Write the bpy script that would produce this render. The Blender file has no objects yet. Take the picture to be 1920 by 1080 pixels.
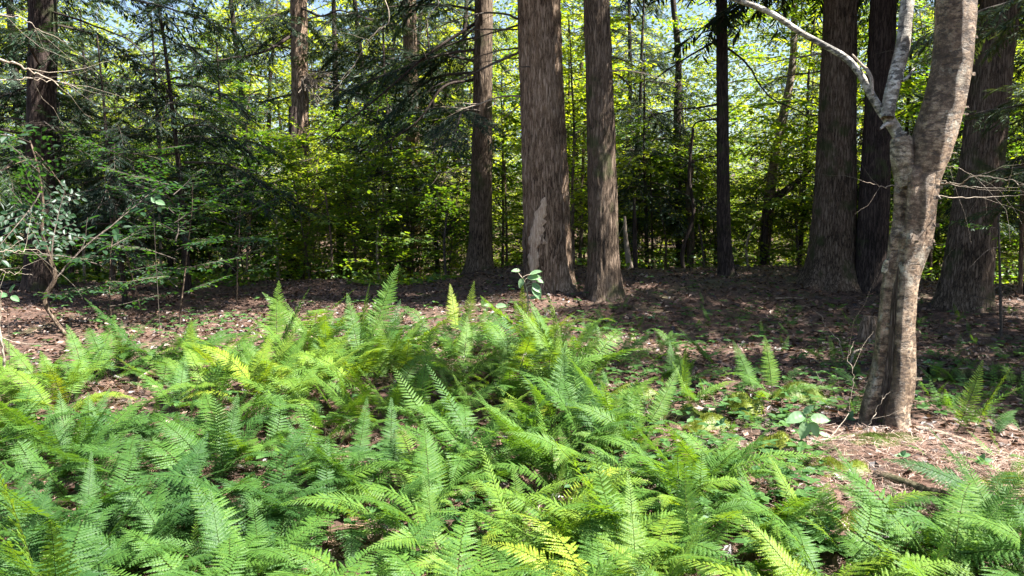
import bpy, math, random
import numpy as np
from mathutils import Matrix, Vector
R = math.radians
rng = np.random.default_rng(7)
random.seed(7)
scene = bpy.context.scene
col = scene.collection

# ------------------------------------------------------------------ camera, light, exposure
CAM_Z, PITCH, FPX = 1.5, R(6.0), 1387.0
cam_d = bpy.data.cameras.new('camera'); cam = bpy.data.objects.new('camera', cam_d); col.objects.link(cam)
cam.location = (0, 0, CAM_Z); cam.rotation_euler = (R(90) - PITCH, 0, 0)
cam_d.sensor_width = 36; cam_d.lens = 36 * FPX / 1920; cam_d.clip_start = 0.05; cam_d.clip_end = 2000
scene.camera = cam
SUN_EL, SUN_AZ = R(56), R(105)            # azimuth clockwise from +Y
world = bpy.data.worlds.new('World'); scene.world = world; world.use_nodes = True
nt = world.node_tree; nt.nodes.clear()
sky = nt.nodes.new('ShaderNodeTexSky'); sky.sky_type = 'NISHITA'; sky.sun_disc = False
sky.sun_elevation = SUN_EL; sky.sun_rotation = SUN_AZ; sky.air_density = 1.0; sky.dust_density = 1.5
bg = nt.nodes.new('ShaderNodeBackground'); bg.inputs[1].default_value = 0.054
out = nt.nodes.new('ShaderNodeOutputWorld')
nt.links.new(sky.outputs[0], bg.inputs[0]); nt.links.new(bg.outputs[0], out.inputs[0])
sl = bpy.data.lights.new('sun', 'SUN'); sl.energy = 5.0; sl.angle = R(0.53); sl.color = (1, 0.95, 0.86)
so = bpy.data.objects.new('sun', sl); col.objects.link(so)
sun_dir = Vector((math.cos(SUN_EL) * math.sin(SUN_AZ), math.cos(SUN_EL) * math.cos(SUN_AZ), math.sin(SUN_EL)))
so.rotation_euler = sun_dir.to_track_quat('Z', 'Y').to_euler(); so.location = sun_dir * 50
scene.view_settings.view_transform = 'Standard'; scene.view_settings.look = 'None'
scene.view_settings.exposure = 2.42; scene.view_settings.gamma = 1; scene.view_settings.use_curve_mapping = False
scene.render.engine = 'CYCLES'
cy = scene.cycles
cy.max_bounces = 7; cy.diffuse_bounces = 4; cy.glossy_bounces = 2; cy.transmission_bounces = 4; cy.transparent_max_bounces = 4
cy.use_denoising = True; cy.sample_clamp_indirect = 6; cy.caustics_reflective = False; cy.caustics_refractive = False

# ------------------------------------------------------------------ small helpers
def _hash(ix, iy, iz):
    h = (ix.astype(np.int64) * 73856093) ^ (iy.astype(np.int64) * 19349663) ^ (iz.astype(np.int64) * 83492791)
    h = (h ^ (h >> 13)) * 1274126177 & 0x7fffffff
    h = (h ^ (h >> 11)) * 668265263 & 0x7fffffff
    return (h & 0xffff) / 65535.0
def vnoise(x, y, z=None):
    x = np.asarray(x, float); y = np.asarray(y, float); z = np.zeros_like(x) if z is None else np.asarray(z, float)
    x, y, z = np.broadcast_arrays(x, y, z)
    ix, iy, iz = np.floor(x), np.floor(y), np.floor(z)
    fx, fy, fz = x - ix, y - iy, z - iz
    fx, fy, fz = [f * f * (3 - 2 * f) for f in (fx, fy, fz)]
    r = 0
    for a in (0, 1):
        for b in (0, 1):
            for c in (0, 1):
                r = r + _hash(ix + a, iy + b, iz + c) * (fx if a else 1 - fx) * (fy if b else 1 - fy) * (fz if c else 1 - fz)
    return r * 2 - 1
def sstep(a, b, x):
    t = np.clip((np.asarray(x, float) - a) / (b - a), 0, 1); return t * t * (3 - 2 * t)

def hgt(x, y):
    x = np.asarray(x, float); y = np.asarray(y, float)
    h = 0.09 * vnoise(x * .35 + 5, y * .35) + 0.05 * vnoise(x * .9, y * .9 + 9) + 0.022 * vnoise(x * 2.7, y * 2.7)
    mound = 0.30 * sstep(-1.8, 0.6, x) * (1 - sstep(6.2, 8.5, x)) * sstep(9.0, 13.2, y)
    lm = 0.04 * sstep(7, 11, y)
    drop = -1.15 * sstep(14.6, 19.5, y) + 2.6 * sstep(34, 70, y) + 9 * sstep(60, 200, y)
    return h * (0.5 + 0.5 * sstep(1, 4, y)) + mound + lm + drop
def H(x, y): return float(hgt(x, y))

CP, SP = math.cos(PITCH), math.sin(PITCH)
def pt(px, py, Y):
    """world point on the pixel's ray at depth Y"""
    a = (px - 960) / FPX; b = (540 - py) / FPX
    d = np.array([a, CP + b * SP, -SP + b * CP]); k = Y / d[1]
    return np.array([0, 0, CAM_Z]) + d * k
def gp(px, py):
    """ground point seen at a pixel"""
    for Y in np.arange(1.2, 60, 0.02):
        p = pt(px, py, Y)
        if p[2] <= H(p[0], p[1]): return np.array([p[0], p[1], H(p[0], p[1])])
    return p
def pix(p):
    x, y, z = p[0], p[1], p[2] - CAM_Z
    f = y * CP - z * SP; u = y * SP + z * CP
    f = max(f, 1e-3)
    return 960 + FPX * x / f, 540 - FPX * u / f

class MB:
    def __init__(s): s.v = []; s.f = []; s.m = []; s.n = 0
    def add(s, V, F, mat=0):
        V = np.asarray(V, float).reshape(-1, 3)
        if len(V) == 0: return
        s.v.append(V)
        F = np.asarray(F, int) + s.n
        s.f.append(F); s.m.append(np.full(len(F), mat)); s.n += len(V)
    def inst(s, T, mats, mat=0):
        """template (V,F) by an (n,4,4) array"""
        V, F = T; M = np.asarray(mats)
        if len(M) == 0: return
        Vh = np.c_[V, np.ones(len(V))]
        W = np.einsum('nij,vj->nvi', M, Vh)[..., :3].reshape(-1, 3)
        FF = (F[None] + (np.arange(len(M)) * len(V))[:, None, None]).reshape(-1, F.shape[1])
        s.add(W, FF, mat)
    def merged(s): return s
    def put(s, other, M, moff=0):
        M = np.array(M)
        for V, F, m in other.chunks():
            s.add(V @ M[:3, :3].T + M[:3, 3], F, m + moff)
    def chunks(s):
        off = 0
        for V, F, m in zip(s.v, s.f, s.m):
            yield V, F - off, int(m[0]) if len(m) else 0
            off += len(V)
    def mesh(s, name, mats, smooth=False):
        me = bpy.data.meshes.new(name)
        V = np.concatenate(s.v); me.vertices.add(len(V)); me.vertices.foreach_set('co', V.ravel())
        li = np.concatenate([f.ravel() for f in s.f])
        tot = np.concatenate([np.full(len(f), f.shape[1]) for f in s.f])
        st = np.concatenate([[0], np.cumsum(tot)[:-1]])
        me.loops.add(len(li)); me.loops.foreach_set('vertex_index', li)
        me.polygons.add(len(tot)); me.polygons.foreach_set('loop_start', st)
        try: me.polygons.foreach_set('loop_total', tot)
        except Exception: pass
        for m in (mats if isinstance(mats, (list, tuple)) else [mats]): me.materials.append(m)
        me.polygons.foreach_set('material_index', np.concatenate(s.m))
        me.polygons.foreach_set('use_smooth', np.full(len(tot), smooth))
        me.update(calc_edges=True)
        return me

def link(name, me, parent=None, M=None, **props):
    o = bpy.data.objects.new(name, me); col.objects.link(o)
    if parent is not None: o.parent = parent
    if M is not None: o.matrix_local = Matrix([list(map(float, r)) for r in np.array(M)])
    for k, v in props.items(): o[k] = v
    return o
def thing(name, label, cat, loc=(0, 0, 0), group=None, rot=(0, 0, 0), tint=None):
    o = bpy.data.objects.new(name, None); col.objects.link(o); o.location = tuple(map(float, loc)); o.rotation_euler = rot
    o.empty_display_size = 0.1
    if label: o['label'] = label
    o['category'] = cat
    if group: o['group'] = group
    if tint is not None: o['tint'] = tint
    return o
def tag(o, label, cat, group=None):
    o['label'] = label; o['category'] = cat
    if group: o['group'] = group
    return o

def nrm(v): v = np.asarray(v, float); return v / (np.linalg.norm(v) + 1e-12)
def frame(x, up, loc=(0, 0, 0), s=1.0):
    """matrix whose X axis runs along x and Z near up"""
    x = nrm(x); z = np.asarray(up, float); z = z - x * np.dot(x, z)
    z = nrm(z) if np.linalg.norm(z) > 1e-5 else nrm(np.cross(x, [0.3, 1, 0.2])); y = np.cross(z, x)
    M = np.eye(4); s = np.broadcast_to(np.asarray(s, float), (3,))
    M[:3, 0] = x * s[0]; M[:3, 1] = y * s[1]; M[:3, 2] = z * s[2]; M[:3, 3] = loc
    return M
def rotm(ax, a):
    return np.array(Matrix.Rotation(a, 4, ax))
def smooth_path(P, n):
    P = np.asarray(P, float)
    if len(P) == 2: return P[0] + (P[1] - P[0]) * np.linspace(0, 1, n)[:, None]
    d = np.r_[0, np.cumsum(np.linalg.norm(np.diff(P[:, :3], axis=0), axis=1))]; d /= d[-1]
    Q = np.vstack([2 * P[0] - P[1], P, 2 * P[-1] - P[-2]])
    t = np.linspace(0, 1, n); i = np.clip(np.searchsorted(d, t, side='right') - 1, 0, len(P) - 2)
    u = ((t - d[i]) / (d[i + 1] - d[i]))[:, None]
    a, b, c, e = Q[i], Q[i + 1], Q[i + 2], Q[i + 3]
    return 0.5 * ((2 * b) + (-a + c) * u + (2 * a - 5 * b + 4 * c - e) * u ** 2 + (-a + 3 * b - 3 * c + e) * u ** 3)
def tube(path, rad, n=6, disp=None, cap=True):
    P = np.asarray(path, float); m = len(P); rad = np.broadcast_to(np.asarray(rad, float), (m,))
    T = np.gradient(P, axis=0); T /= np.linalg.norm(T, axis=1)[:, None] + 1e-12
    a = np.array([1., 0, 0]) if abs(T[0][0]) < .8 else np.array([0, 1., 0])
    U = np.zeros_like(P); u = nrm(a - T[0] * np.dot(a, T[0]))
    for i in range(m):
        u = nrm(u - T[i] * np.dot(u, T[i])); U[i] = u
    W = np.cross(T, U)
    th = np.linspace(0, 2 * np.pi, n, endpoint=False)
    r = rad[:, None] * np.ones(n)[None]
    if disp is not None:
        s = np.r_[0, np.cumsum(np.linalg.norm(np.diff(P, axis=0), axis=1))]
        r = disp(r, s[:, None] * np.ones(n)[None], th[None] * np.ones(m)[:, None])
    V = P[:, None] + r[..., None] * (np.cos(th)[None, :, None] * U[:, None] + np.sin(th)[None, :, None] * W[:, None])
    V = V.reshape(-1, 3)
    i = np.arange(m - 1)[:, None] * n; j = np.arange(n)[None]; j2 = (j + 1) % n
    F = np.stack([i + j, i + j2, i + n + j2, i + n + j], -1).reshape(-1, 4)
    return V, F
def wander(p0, d0, L, n, wob, sag=0.0, rg=None):
    rg = rg or rng
    P = [np.array(p0, float)]; d = nrm(d0)
    for k in range(n):
        d = nrm(d + rg.normal(0, wob, 3) + np.array([0, 0, -sag])); P.append(P[-1] + d * L / n)
    return np.array(P)

# ------------------------------------------------------------------ materials
def newmat(name):
    m = bpy.data.materials.new(name); m.use_nodes = True; t = m.node_tree; t.nodes.clear()
    o = t.nodes.new('ShaderNodeOutputMaterial'); return m, t, o
def N(t, typ, **kw):
    n = t.nodes.new(typ)
    for k, v in kw.items(): setattr(n, k, v)
    return n
def ramp(t, fac, stops):
    r = N(t, 'ShaderNodeValToRGB'); e = r.color_ramp.elements
    while len(e) < len(stops): e.new(0.5)
    for el, (p, c) in zip(e, stops): el.position = p; el.color = (*c, 1)
    t.links.new(fac, r.inputs[0]); return r.outputs[0]
def math2(t, op, a, b=None):
    n = N(t, 'ShaderNodeMath', operation=op)
    for i, v in enumerate((a, b)):
        if v is None: continue
        if isinstance(v, (int, float)): n.inputs[i].default_value = v
        else: t.links.new(v, n.inputs[i])
    return n.outputs[0]
def leaf_mat(name, stops, trans=0.45, gloss=0.06, tint='tint', wear=0.25, rough=0.5, tboost=(1.7, 1.5, 0.6)):
    m, t, o = newmat(name)
    at = N(t, 'ShaderNodeAttribute', attribute_type='OBJECT', attribute_name=tint)
    geo = N(t, 'ShaderNodeNewGeometry')
    no = N(t, 'ShaderNodeTexNoise'); no.inputs['Scale'].default_value = 2.3; no.inputs['Detail'].default_value = 3
    tc = N(t, 'ShaderNodeTexCoord'); t.links.new(tc.outputs['Object'], no.inputs['Vector'])
    f = math2(t, 'MULTIPLY_ADD', no.outputs[0], wear); t.nodes[-1].inputs[2].default_value = -wear * 0.5
    f2 = math2(t, 'MULTIPLY_ADD', geo.outputs['Random Per Island'], wear); t.nodes[-1].inputs[2].default_value = -wear * 0.5
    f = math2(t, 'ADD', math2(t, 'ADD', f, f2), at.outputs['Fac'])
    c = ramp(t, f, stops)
    df = N(t, 'ShaderNodeBsdfDiffuse'); t.links.new(c, df.inputs[0])
    tr = N(t, 'ShaderNodeBsdfTranslucent')
    mul = N(t, 'ShaderNodeMix', data_type='RGBA', blend_type='MULTIPLY'); mul.inputs[0].default_value = 1
    t.links.new(c, mul.inputs[6]); mul.inputs[7].default_value = (*tboost, 1); mul.clamp_result = False
    t.links.new(mul.outputs[2], tr.inputs[0])
    mx = N(t, 'ShaderNodeMixShader'); mx.inputs[0].default_value = trans
    t.links.new(df.outputs[0], mx.inputs[1]); t.links.new(tr.outputs[0], mx.inputs[2])
    gl = N(t, 'ShaderNodeBsdfGlossy'); gl.inputs['Roughness'].default_value = rough; gl.inputs[0].default_value = (.9, .95, 1, 1)
    mx2 = N(t, 'ShaderNodeMixShader'); mx2.inputs[0].default_value = gloss
    t.links.new(mx.outputs[0], mx2.inputs[1]); t.links.new(gl.outputs[0], mx2.inputs[2])
    t.links.new(mx2.outputs[0], o.inputs[0]); return m
def bark_mat(name, dark, mid, light, sc=(11, 11, 1.3), bump=0.6, moss=0.0, fleck=0.0):
    m, t, o = newmat(name)
    tc = N(t, 'ShaderNodeTexCoord'); mp = N(t, 'ShaderNodeMapping'); mp.inputs['Scale'].default_value = sc
    t.links.new(tc.outputs['Object'], mp.inputs['Vector'])
    n1 = N(t, 'ShaderNodeTexNoise'); n1.inputs['Scale'].default_value = 3; n1.inputs['Detail'].default_value = 6; n1.inputs['Roughness'].default_value = .72
    t.links.new(mp.outputs[0], n1.inputs['Vector'])
    vo = N(t, 'ShaderNodeTexVoronoi', feature='DISTANCE_TO_EDGE'); vo.inputs['Scale'].default_value = 2.6
    wv = N(t, 'ShaderNodeVectorMath', operation='MULTIPLY_ADD'); t.links.new(n1.outputs['Color'], wv.inputs[0]); wv.inputs[1].default_value = (1.0, 1.0, 1.0)
    t.links.new(mp.outputs[0], wv.inputs[2]); t.links.new(wv.outputs[0], vo.inputs['Vector'])
    edge = math2(t, 'MINIMUM', math2(t, 'MULTIPLY', vo.outputs['Distance'], 4.0), 1.0)
    n3 = N(t, 'ShaderNodeTexNoise'); n3.inputs['Scale'].default_value = 1.7; n3.inputs['Detail'].default_value = 4
    t.links.new(tc.outputs['Object'], n3.inputs['Vector'])
    f = math2(t, 'ADD', math2(t, 'MULTIPLY', edge, .36), math2(t, 'MULTIPLY', n1.outputs[0], .66))
    f = math2(t, 'ADD', f, math2(t, 'MULTIPLY', math2(t, 'SUBTRACT', n3.outputs[0], .5), .5))
    c = ramp(t, f, [(.30, dark), (.52, mid), (.85, light)])
    if moss:
        n4 = N(t, 'ShaderNodeTexNoise'); n4.inputs['Scale'].default_value = 2.6; n4.inputs['Detail'].default_value = 5
        t.links.new(tc.outputs['Object'], n4.inputs['Vector'])
        k = ramp(t, n4.outputs[0], [(.62 - .2 * moss, (0, 0, 0)), (.72 - .2 * moss, (1, 1, 1))])
        mm = N(t, 'ShaderNodeMix', data_type='RGBA'); t.links.new(math2(t, 'MULTIPLY', k, .75), mm.inputs[0])
        t.links.new(c, mm.inputs[6]); mm.inputs[7].default_value = (.045, .06, .02, 1); c = mm.outputs[2]
    b = N(t, 'ShaderNodeBsdfPrincipled'); b.inputs['Roughness'].default_value = .85; b.inputs['Specular IOR Level'].default_value = .2
    t.links.new(c, b.inputs['Base Color'])
    bp = N(t, 'ShaderNodeBump'); bp.inputs['Strength'].default_value = bump; bp.inputs['Distance'].default_value = .03
    t.links.new(f, bp.inputs['Height']); t.links.new(bp.outputs[0], b.inputs['Normal'])
    t.links.new(b.outputs[0], o.inputs[0]); return m
def birch_mat(name, base, tan, mark, density=.5):
    m, t, o = newmat(name)
    tc = N(t, 'ShaderNodeTexCoord')
    def nz(scale, detail=4, rough=.6):
        mp = N(t, 'ShaderNodeMapping'); mp.inputs['Scale'].default_value = scale
        t.links.new(tc.outputs['Object'], mp.inputs['Vector'])
        n = N(t, 'ShaderNodeTexNoise'); n.inputs['Scale'].default_value = 1; n.inputs['Detail'].default_value = detail; n.inputs['Roughness'].default_value = rough
        t.links.new(mp.outputs[0], n.inputs['Vector']); return n.outputs[0]
    a = nz((11, 11, 24), 9, .8); b_ = nz((7, 7, 6), 8, .75); c_ = nz((16, 16, 34), 6, .65); fine = nz((38, 38, 110), 5, .75)
    c = ramp(t, math2(t, 'ADD', math2(t, 'MULTIPLY', a, .55), math2(t, 'MULTIPLY', b_, .45)), [(.40, [v * .45 for v in tan]), (.47, tan), (.53, base), (.62, [min(.8, v * 1.25) for v in base])])
    k = ramp(t, math2(t, 'ADD', math2(t, 'MULTIPLY', c_, .6), math2(t, 'MULTIPLY', b_, .4)), [(.615 - .1 * density, (0, 0, 0)), (.65 - .1 * density, (1, 1, 1))])
    mm = N(t, 'ShaderNodeMix', data_type='RGBA'); t.links.new(math2(t, 'MULTIPLY', k, .85), mm.inputs[0]); t.links.new(c, mm.inputs[6]); mm.inputs[7].default_value = (*mark, 1)
    k2 = ramp(t, fine, [(.50, (0, 0, 0)), (.60, (1, 1, 1))])
    m2 = N(t, 'ShaderNodeMix', data_type='RGBA'); t.links.new(math2(t, 'MULTIPLY', k2, .55), m2.inputs[0]); t.links.new(mm.outputs[2], m2.inputs[6]); m2.inputs[7].default_value = (*[v * 1.6 for v in mark], 1)
    li = ramp(t, nz((6, 6, 5), 9, .8), [(.55, (0, 0, 0)), (.60, (1, 1, 1))])
    m3 = N(t, 'ShaderNodeMix', data_type='RGBA'); t.links.new(math2(t, 'MULTIPLY', li, .6), m3.inputs[0]); t.links.new(m2.outputs[2], m3.inputs[6]); m3.inputs[7].default_value = (.44, .42, .36, 1)
    dk = ramp(t, nz((3.5, 3.5, 3), 8, .75), [(.42, (.45, .42, .38)), (.56, (1, 1, 1))])
    m4 = N(t, 'ShaderNodeMix', data_type='RGBA', blend_type='MULTIPLY'); m4.inputs[0].default_value = 1; t.links.new(m3.outputs[2], m4.inputs[6]); t.links.new(dk, m4.inputs[7]); m2 = m4
    b = N(t, 'ShaderNodeBsdfPrincipled'); b.inputs['Roughness'].default_value = .6
    t.links.new(m2.outputs[2], b.inputs['Base Color'])
    bp = N(t, 'ShaderNodeBump'); bp.inputs['Strength'].default_value = .8; bp.inputs['Distance'].default_value = .015
    t.links.new(math2(t, 'SUBTRACT', a, math2(t, 'MULTIPLY', k, .5)), bp.inputs['Height']); t.links.new(bp.outputs[0], b.inputs['Normal'])
    t.links.new(b.outputs[0], o.inputs[0]); return m

FERN = leaf_mat('fern_leaf', [(0, (.028, .085, .018)), (.4, (.072, .165, .022)), (.75, (.155, .25, .022)), (1, (.30, .33, .03))], trans=.45, gloss=.018, rough=.6, tboost=(1.9, 1.6, .6))
STEM = leaf_mat('fern_stem', [(0, (.02, .04, .01)), (1, (.06, .08, .02))], trans=.1, gloss=.0)
BEECH = leaf_mat('broad_leaf', [(0, (.018, .060, .020)), (.45, (.065, .145, .020)), (1, (.23, .29, .028))], trans=.55, gloss=.03, rough=.5, wear=.45, tboost=(2.5, 2.2, .6))
FAR = leaf_mat('far_leaf', [(0, (.03, .07, .03)), (.5, (.075, .125, .04)), (1, (.24, .28, .07))], trans=.45, gloss=.05, wear=.8, tboost=(1.7, 1.55, .8))  # bluer than the near leaves: distance haze mixed into the colour
HEM = leaf_mat('hemlock_needles', [(0, (.010, .024, .014)), (.5, (.020, .042, .020)), (1, (.06, .085, .03))], trans=.25, gloss=.025, wear=.5)
PALE = leaf_mat('pale_leaf', [(0, (.06, .16, .06)), (1, (.22, .34, .18))], trans=.35, gloss=.03, rough=.5, wear=.3, tboost=(1.2, 1.3, .7))
HERB = leaf_mat('herb_leaf', [(0, (.03, .085, .03)), (1, (.09, .18, .045))], trans=.35, gloss=.012, wear=.6)
LITTER = leaf_mat('dead_leaf', [(0, (.025, .013, .009)), (.45, (.075, .040, .026)), (.8, (.17, .10, .07)), (1, (.36, .27, .21))], trans=.1, gloss=.05, wear=1.0)
NEEDLE = leaf_mat('dead_needles', [(0, (.09, .045, .03)), (.5, (.24, .145, .11)), (1, (.50, .40, .34))], trans=.05, gloss=.02, wear=1.3)
MOSS = leaf_mat('moss', [(0, (.05, .085, .012)), (.5, (.11, .15, .015)), (1, (.20, .22, .03))], trans=.2, gloss=.02, wear=.7)
GRASS = leaf_mat('dry_grass', [(0, (.06, .09, .03)), (.6, (.16, .13, .07)), (1, (.28, .19, .11))], trans=.25, gloss=.05, wear=.9)
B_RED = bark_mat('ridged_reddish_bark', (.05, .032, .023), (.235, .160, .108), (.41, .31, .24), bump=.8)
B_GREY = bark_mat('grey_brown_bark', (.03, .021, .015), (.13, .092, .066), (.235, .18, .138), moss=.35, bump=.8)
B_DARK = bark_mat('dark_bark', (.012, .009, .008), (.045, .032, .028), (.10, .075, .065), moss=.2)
B_TWIG = bark_mat('twig_bark', (.03, .024, .02), (.075, .06, .05), (.15, .13, .11), sc=(20, 20, 8), bump=.2)
B_PALE = bark_mat('pale_dead_wood', (.16, .12, .09), (.30, .25, .2), (.45, .39, .33), sc=(20, 20, 4), bump=.3)
B_WOOD = bark_mat('sunlit_exposed_wood', (.28, .19, .135), (.52, .40, .30), (.68, .56, .45), sc=(22, 22, 1.2), bump=.5)  # bare wood, paled further with sunlight put into its colour
B_OLDW = bark_mat('weathered_wood', (.05, .035, .028), (.15, .11, .088), (.28, .225, .19), sc=(30, 30, 1.3), bump=.8)
B_MOSSY = bark_mat('mossy_bark', (.02, .018, .01), (.05, .06, .02), (.10, .11, .035), sc=(14, 14, 14), moss=.8, bump=1.0)
BIRCH_T = birch_mat('tan_birch_bark', (.34, .25, .175), (.15, .095, .06), (.04, .025, .018), .85)
BIRCH_M = birch_mat('mottled_birch_bark', (.44, .37, .29), (.22, .16, .11), (.04, .028, .02), .95)
BIRCH_W = birch_mat('white_birch_bark', (.60, .57, .52), (.36, .31, .26), (.02, .018, .016), 1.05)

# ground
def ground_mat():
    m, t, o = newmat('forest_floor')
    tc = N(t, 'ShaderNodeTexCoord')
    def nz(s, d=6, r=.6):
        n = N(t, 'ShaderNodeTexNoise'); n.inputs['Scale'].default_value = s; n.inputs['Detail'].default_value = d; n.inputs['Roughness'].default_value = r
        t.links.new(tc.outputs['Object'], n.inputs['Vector']); return n.outputs[0]
    a, b_, c_ = nz(38, 5, .7), nz(1.1, 4), nz(9, 5)
    vo = N(t, 'ShaderNodeTexVoronoi'); vo.inputs['Scale'].default_value = 24; t.links.new(tc.outputs['Object'], vo.inputs['Vector'])
    f = math2(t, 'ADD', math2(t, 'MULTIPLY', a, .5), math2(t, 'MULTIPLY', vo.outputs['Color'], .35))
    f = math2(t, 'ADD', f, math2(t, 'MULTIPLY', c_, .25))
    c = ramp(t, f, [(.25, (.02, .012, .008)), (.5, (.055, .03, .02)), (.7, (.11, .06, .043)), (.9, (.22, .14, .11))])
    k = ramp(t, b_, [(.55, (0, 0, 0)), (.66, (1, 1, 1))])
    mm = N(t, 'ShaderNodeMix', data_type='RGBA'); t.links.new(math2(t, 'MULTIPLY', k, .5), mm.inputs[0]); t.links.new(c, mm.inputs[6]); mm.inputs[7].default_value = (.05, .065, .02, 1)
    b = N(t, 'ShaderNodeBsdfPrincipled'); b.inputs['Roughness'].default_value = .9; t.links.new(mm.outputs[2], b.inputs['Base Color'])
    bp = N(t, 'ShaderNodeBump'); bp.inputs['Strength'].default_value = .8; bp.inputs['Distance'].default_value = .03
    t.links.new(f, bp.inputs['Height']); t.links.new(bp.outputs[0], b.inputs['Normal']); t.links.new(b.outputs[0], o.inputs[0]); return m
GROUND = ground_mat()

# ------------------------------------------------------------------ ground sheet
def grid_axis(lo, hi, fine_lo, fine_hi, step, grow=1.18):
    a = list(np.arange(fine_lo, fine_hi, step)); s = step
    while a[-1] < hi: s *= grow; a.append(a[-1] + s)
    s = step
    while a[0] > lo: s *= grow; a.insert(0, a[0] - s)
    return np.array(a)
gx = grid_axis(-400, 400, -11, 11, .09); gy = grid_axis(-60, 500, 1, 20, .09)
X, Yg = np.meshgrid(gx, gy); Z = hgt(X, Yg) + .012 * vnoise(X * 9, Yg * 9)
nx, ny = len(gx), len(gy); ii = (np.arange(ny - 1)[:, None] * nx + np.arange(nx - 1)[None])
mb = MB(); mb.add(np.stack([X, Yg, Z], -1).reshape(-1, 3), np.stack([ii, ii + 1, ii + nx + 1, ii + nx], -1).reshape(-1, 4))
g = link('ground', mb.mesh('ground', GROUND, True)); g['kind'] = 'structure'

# ------------------------------------------------------------------ leaf templates
def leaf_T(w=.30, fold=.06, droop=.08):
    V = np.array([[0, 0, 0], [.28, w * .9, fold], [.66, w * .85, fold - droop * .3], [1, 0, -droop], [.66, -w * .85, fold - droop * .3], [.28, -w * .9, fold]])
    F = np.array([[0, 3, 2, 1], [0, 5, 4, 3]]); return V, F
LEAF = leaf_T(); LEAF_N = leaf_T(.24, .05, .12)
def lobed_leaf():                                     # pointed maple-like leaf: three blades
    V = []; F = []
    for a, l in ((0, 1), (.75, .8), (-.75, .8)):
        c, s = math.cos(a), math.sin(a); b = len(V)
        for x, y, z in ((0, 0, 0), (.55 * l, .2, .03), (l, 0, -.07), (.55 * l, -.2, .03)): V.append((x * c - y * s, x * s + y * c, z))
        F.append((b, b + 3, b + 2, b + 1))
    return np.array(V), np.array(F)
MAPLE = lobed_leaf()
NEED_T = (np.array([[0, 0, 0], [.45, .09, .0], [1, 0, -.05], [.45, -.09, .0]]), np.array([[0, 3, 2, 1]]))
def dead_T(k):
    r = np.random.default_rng(k); c = r.uniform(.05, .3)
    V = np.array([[-.5, 0, 0], [-.15, .32, c], [.25, .28, c * r.uniform(.3, 1.3)], [.55, 0, r.uniform(0, .25)], [.25, -.3, c * r.uniform(.3, 1.4)], [-.15, -.3, c]])
    return V, np.array([[0, 3, 2, 1], [0, 5, 4, 3]])

# ------------------------------------------------------------------ litter on the ground (uncountable)
def frames_batch(P, az, tx, ty, s):
    n = len(P); ca, sa = np.cos(az), np.sin(az); cx, sx = np.cos(tx), np.sin(tx); c2, s2 = np.cos(ty), np.sin(ty)
    Rz = np.zeros((n, 3, 3)); Rz[:, 0, 0] = ca; Rz[:, 0, 1] = -sa; Rz[:, 1, 0] = sa; Rz[:, 1, 1] = ca; Rz[:, 2, 2] = 1
    Rx = np.zeros((n, 3, 3)); Rx[:, 0, 0] = 1; Rx[:, 1, 1] = cx; Rx[:, 1, 2] = -sx; Rx[:, 2, 1] = sx; Rx[:, 2, 2] = cx
    Ry = np.zeros((n, 3, 3)); Ry[:, 1, 1] = 1; Ry[:, 0, 0] = c2; Ry[:, 0, 2] = s2; Ry[:, 2, 0] = -s2; Ry[:, 2, 2] = c2
    M = np.zeros((n, 4, 4)); M[:, :3, :3] = Rz @ Ry @ Rx * np.asarray(s).reshape(-1, 1, 1); M[:, :3, 3] = P; M[:, 3, 3] = 1
    return M
def ground_pts(n, y0=1.6, y1=17, pw=1.0):
    y = y0 + (y1 - y0) * rng.random(n) ** pw; x = rng.uniform(-1, 1, n) * (y * .74 + .8)
    return x, y
mb = MB()
for k in range(4):
    n = 8000; x, y = ground_pts(n, pw=.75); P = np.stack([x, y, hgt(x, y) + .012 + rng.random(n) * .012], -1)
    mb.inst(dead_T(k), frames_batch(P, rng.random(n) * 6.28, rng.normal(0, .35, n), rng.normal(0, .3, n), rng.uniform(.035, .085, n)))
o = link('leaf_litter', mb.mesh('leaf_litter', LITTER)); o['kind'] = 'stuff'; o['tint'] = .38
mb = MB(); n = 45000; x, y = ground_pts(n, 1.6, 13, .8)
P = np.stack([x, y, hgt(x, y) + .018 + rng.random(n) * .015], -1)
mb.inst((np.array([[0, -.012, 0], [1, 0, .02], [0, .012, 0]]), np.array([[0, 1, 2]])), frames_batch(P, rng.random(n) * 6.28, rng.normal(0, .2, n), rng.normal(0, .12, n), rng.uniform(.05, .12, n)))
n = 11000; q_ = gp(1790, 890); x = q_[0] + rng.normal(0, .75, n); y = q_[1] + rng.normal(0, .4, n); P = np.stack([x, y, hgt(x, y) + .022 + rng.random(n) * .02], -1)
mb.inst((np.array([[0, -.011, 0], [1, 0, .02], [0, .011, 0]]), np.array([[0, 1, 2]])), frames_batch(P, rng.random(n) * 6.28, rng.normal(0, .2, n), rng.normal(0, .12, n), rng.uniform(.05, .13, n)))
o = link('needle_litter', mb.mesh('needle_litter', NEEDLE)); o['kind'] = 'stuff'; o['tint'] = .5

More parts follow.
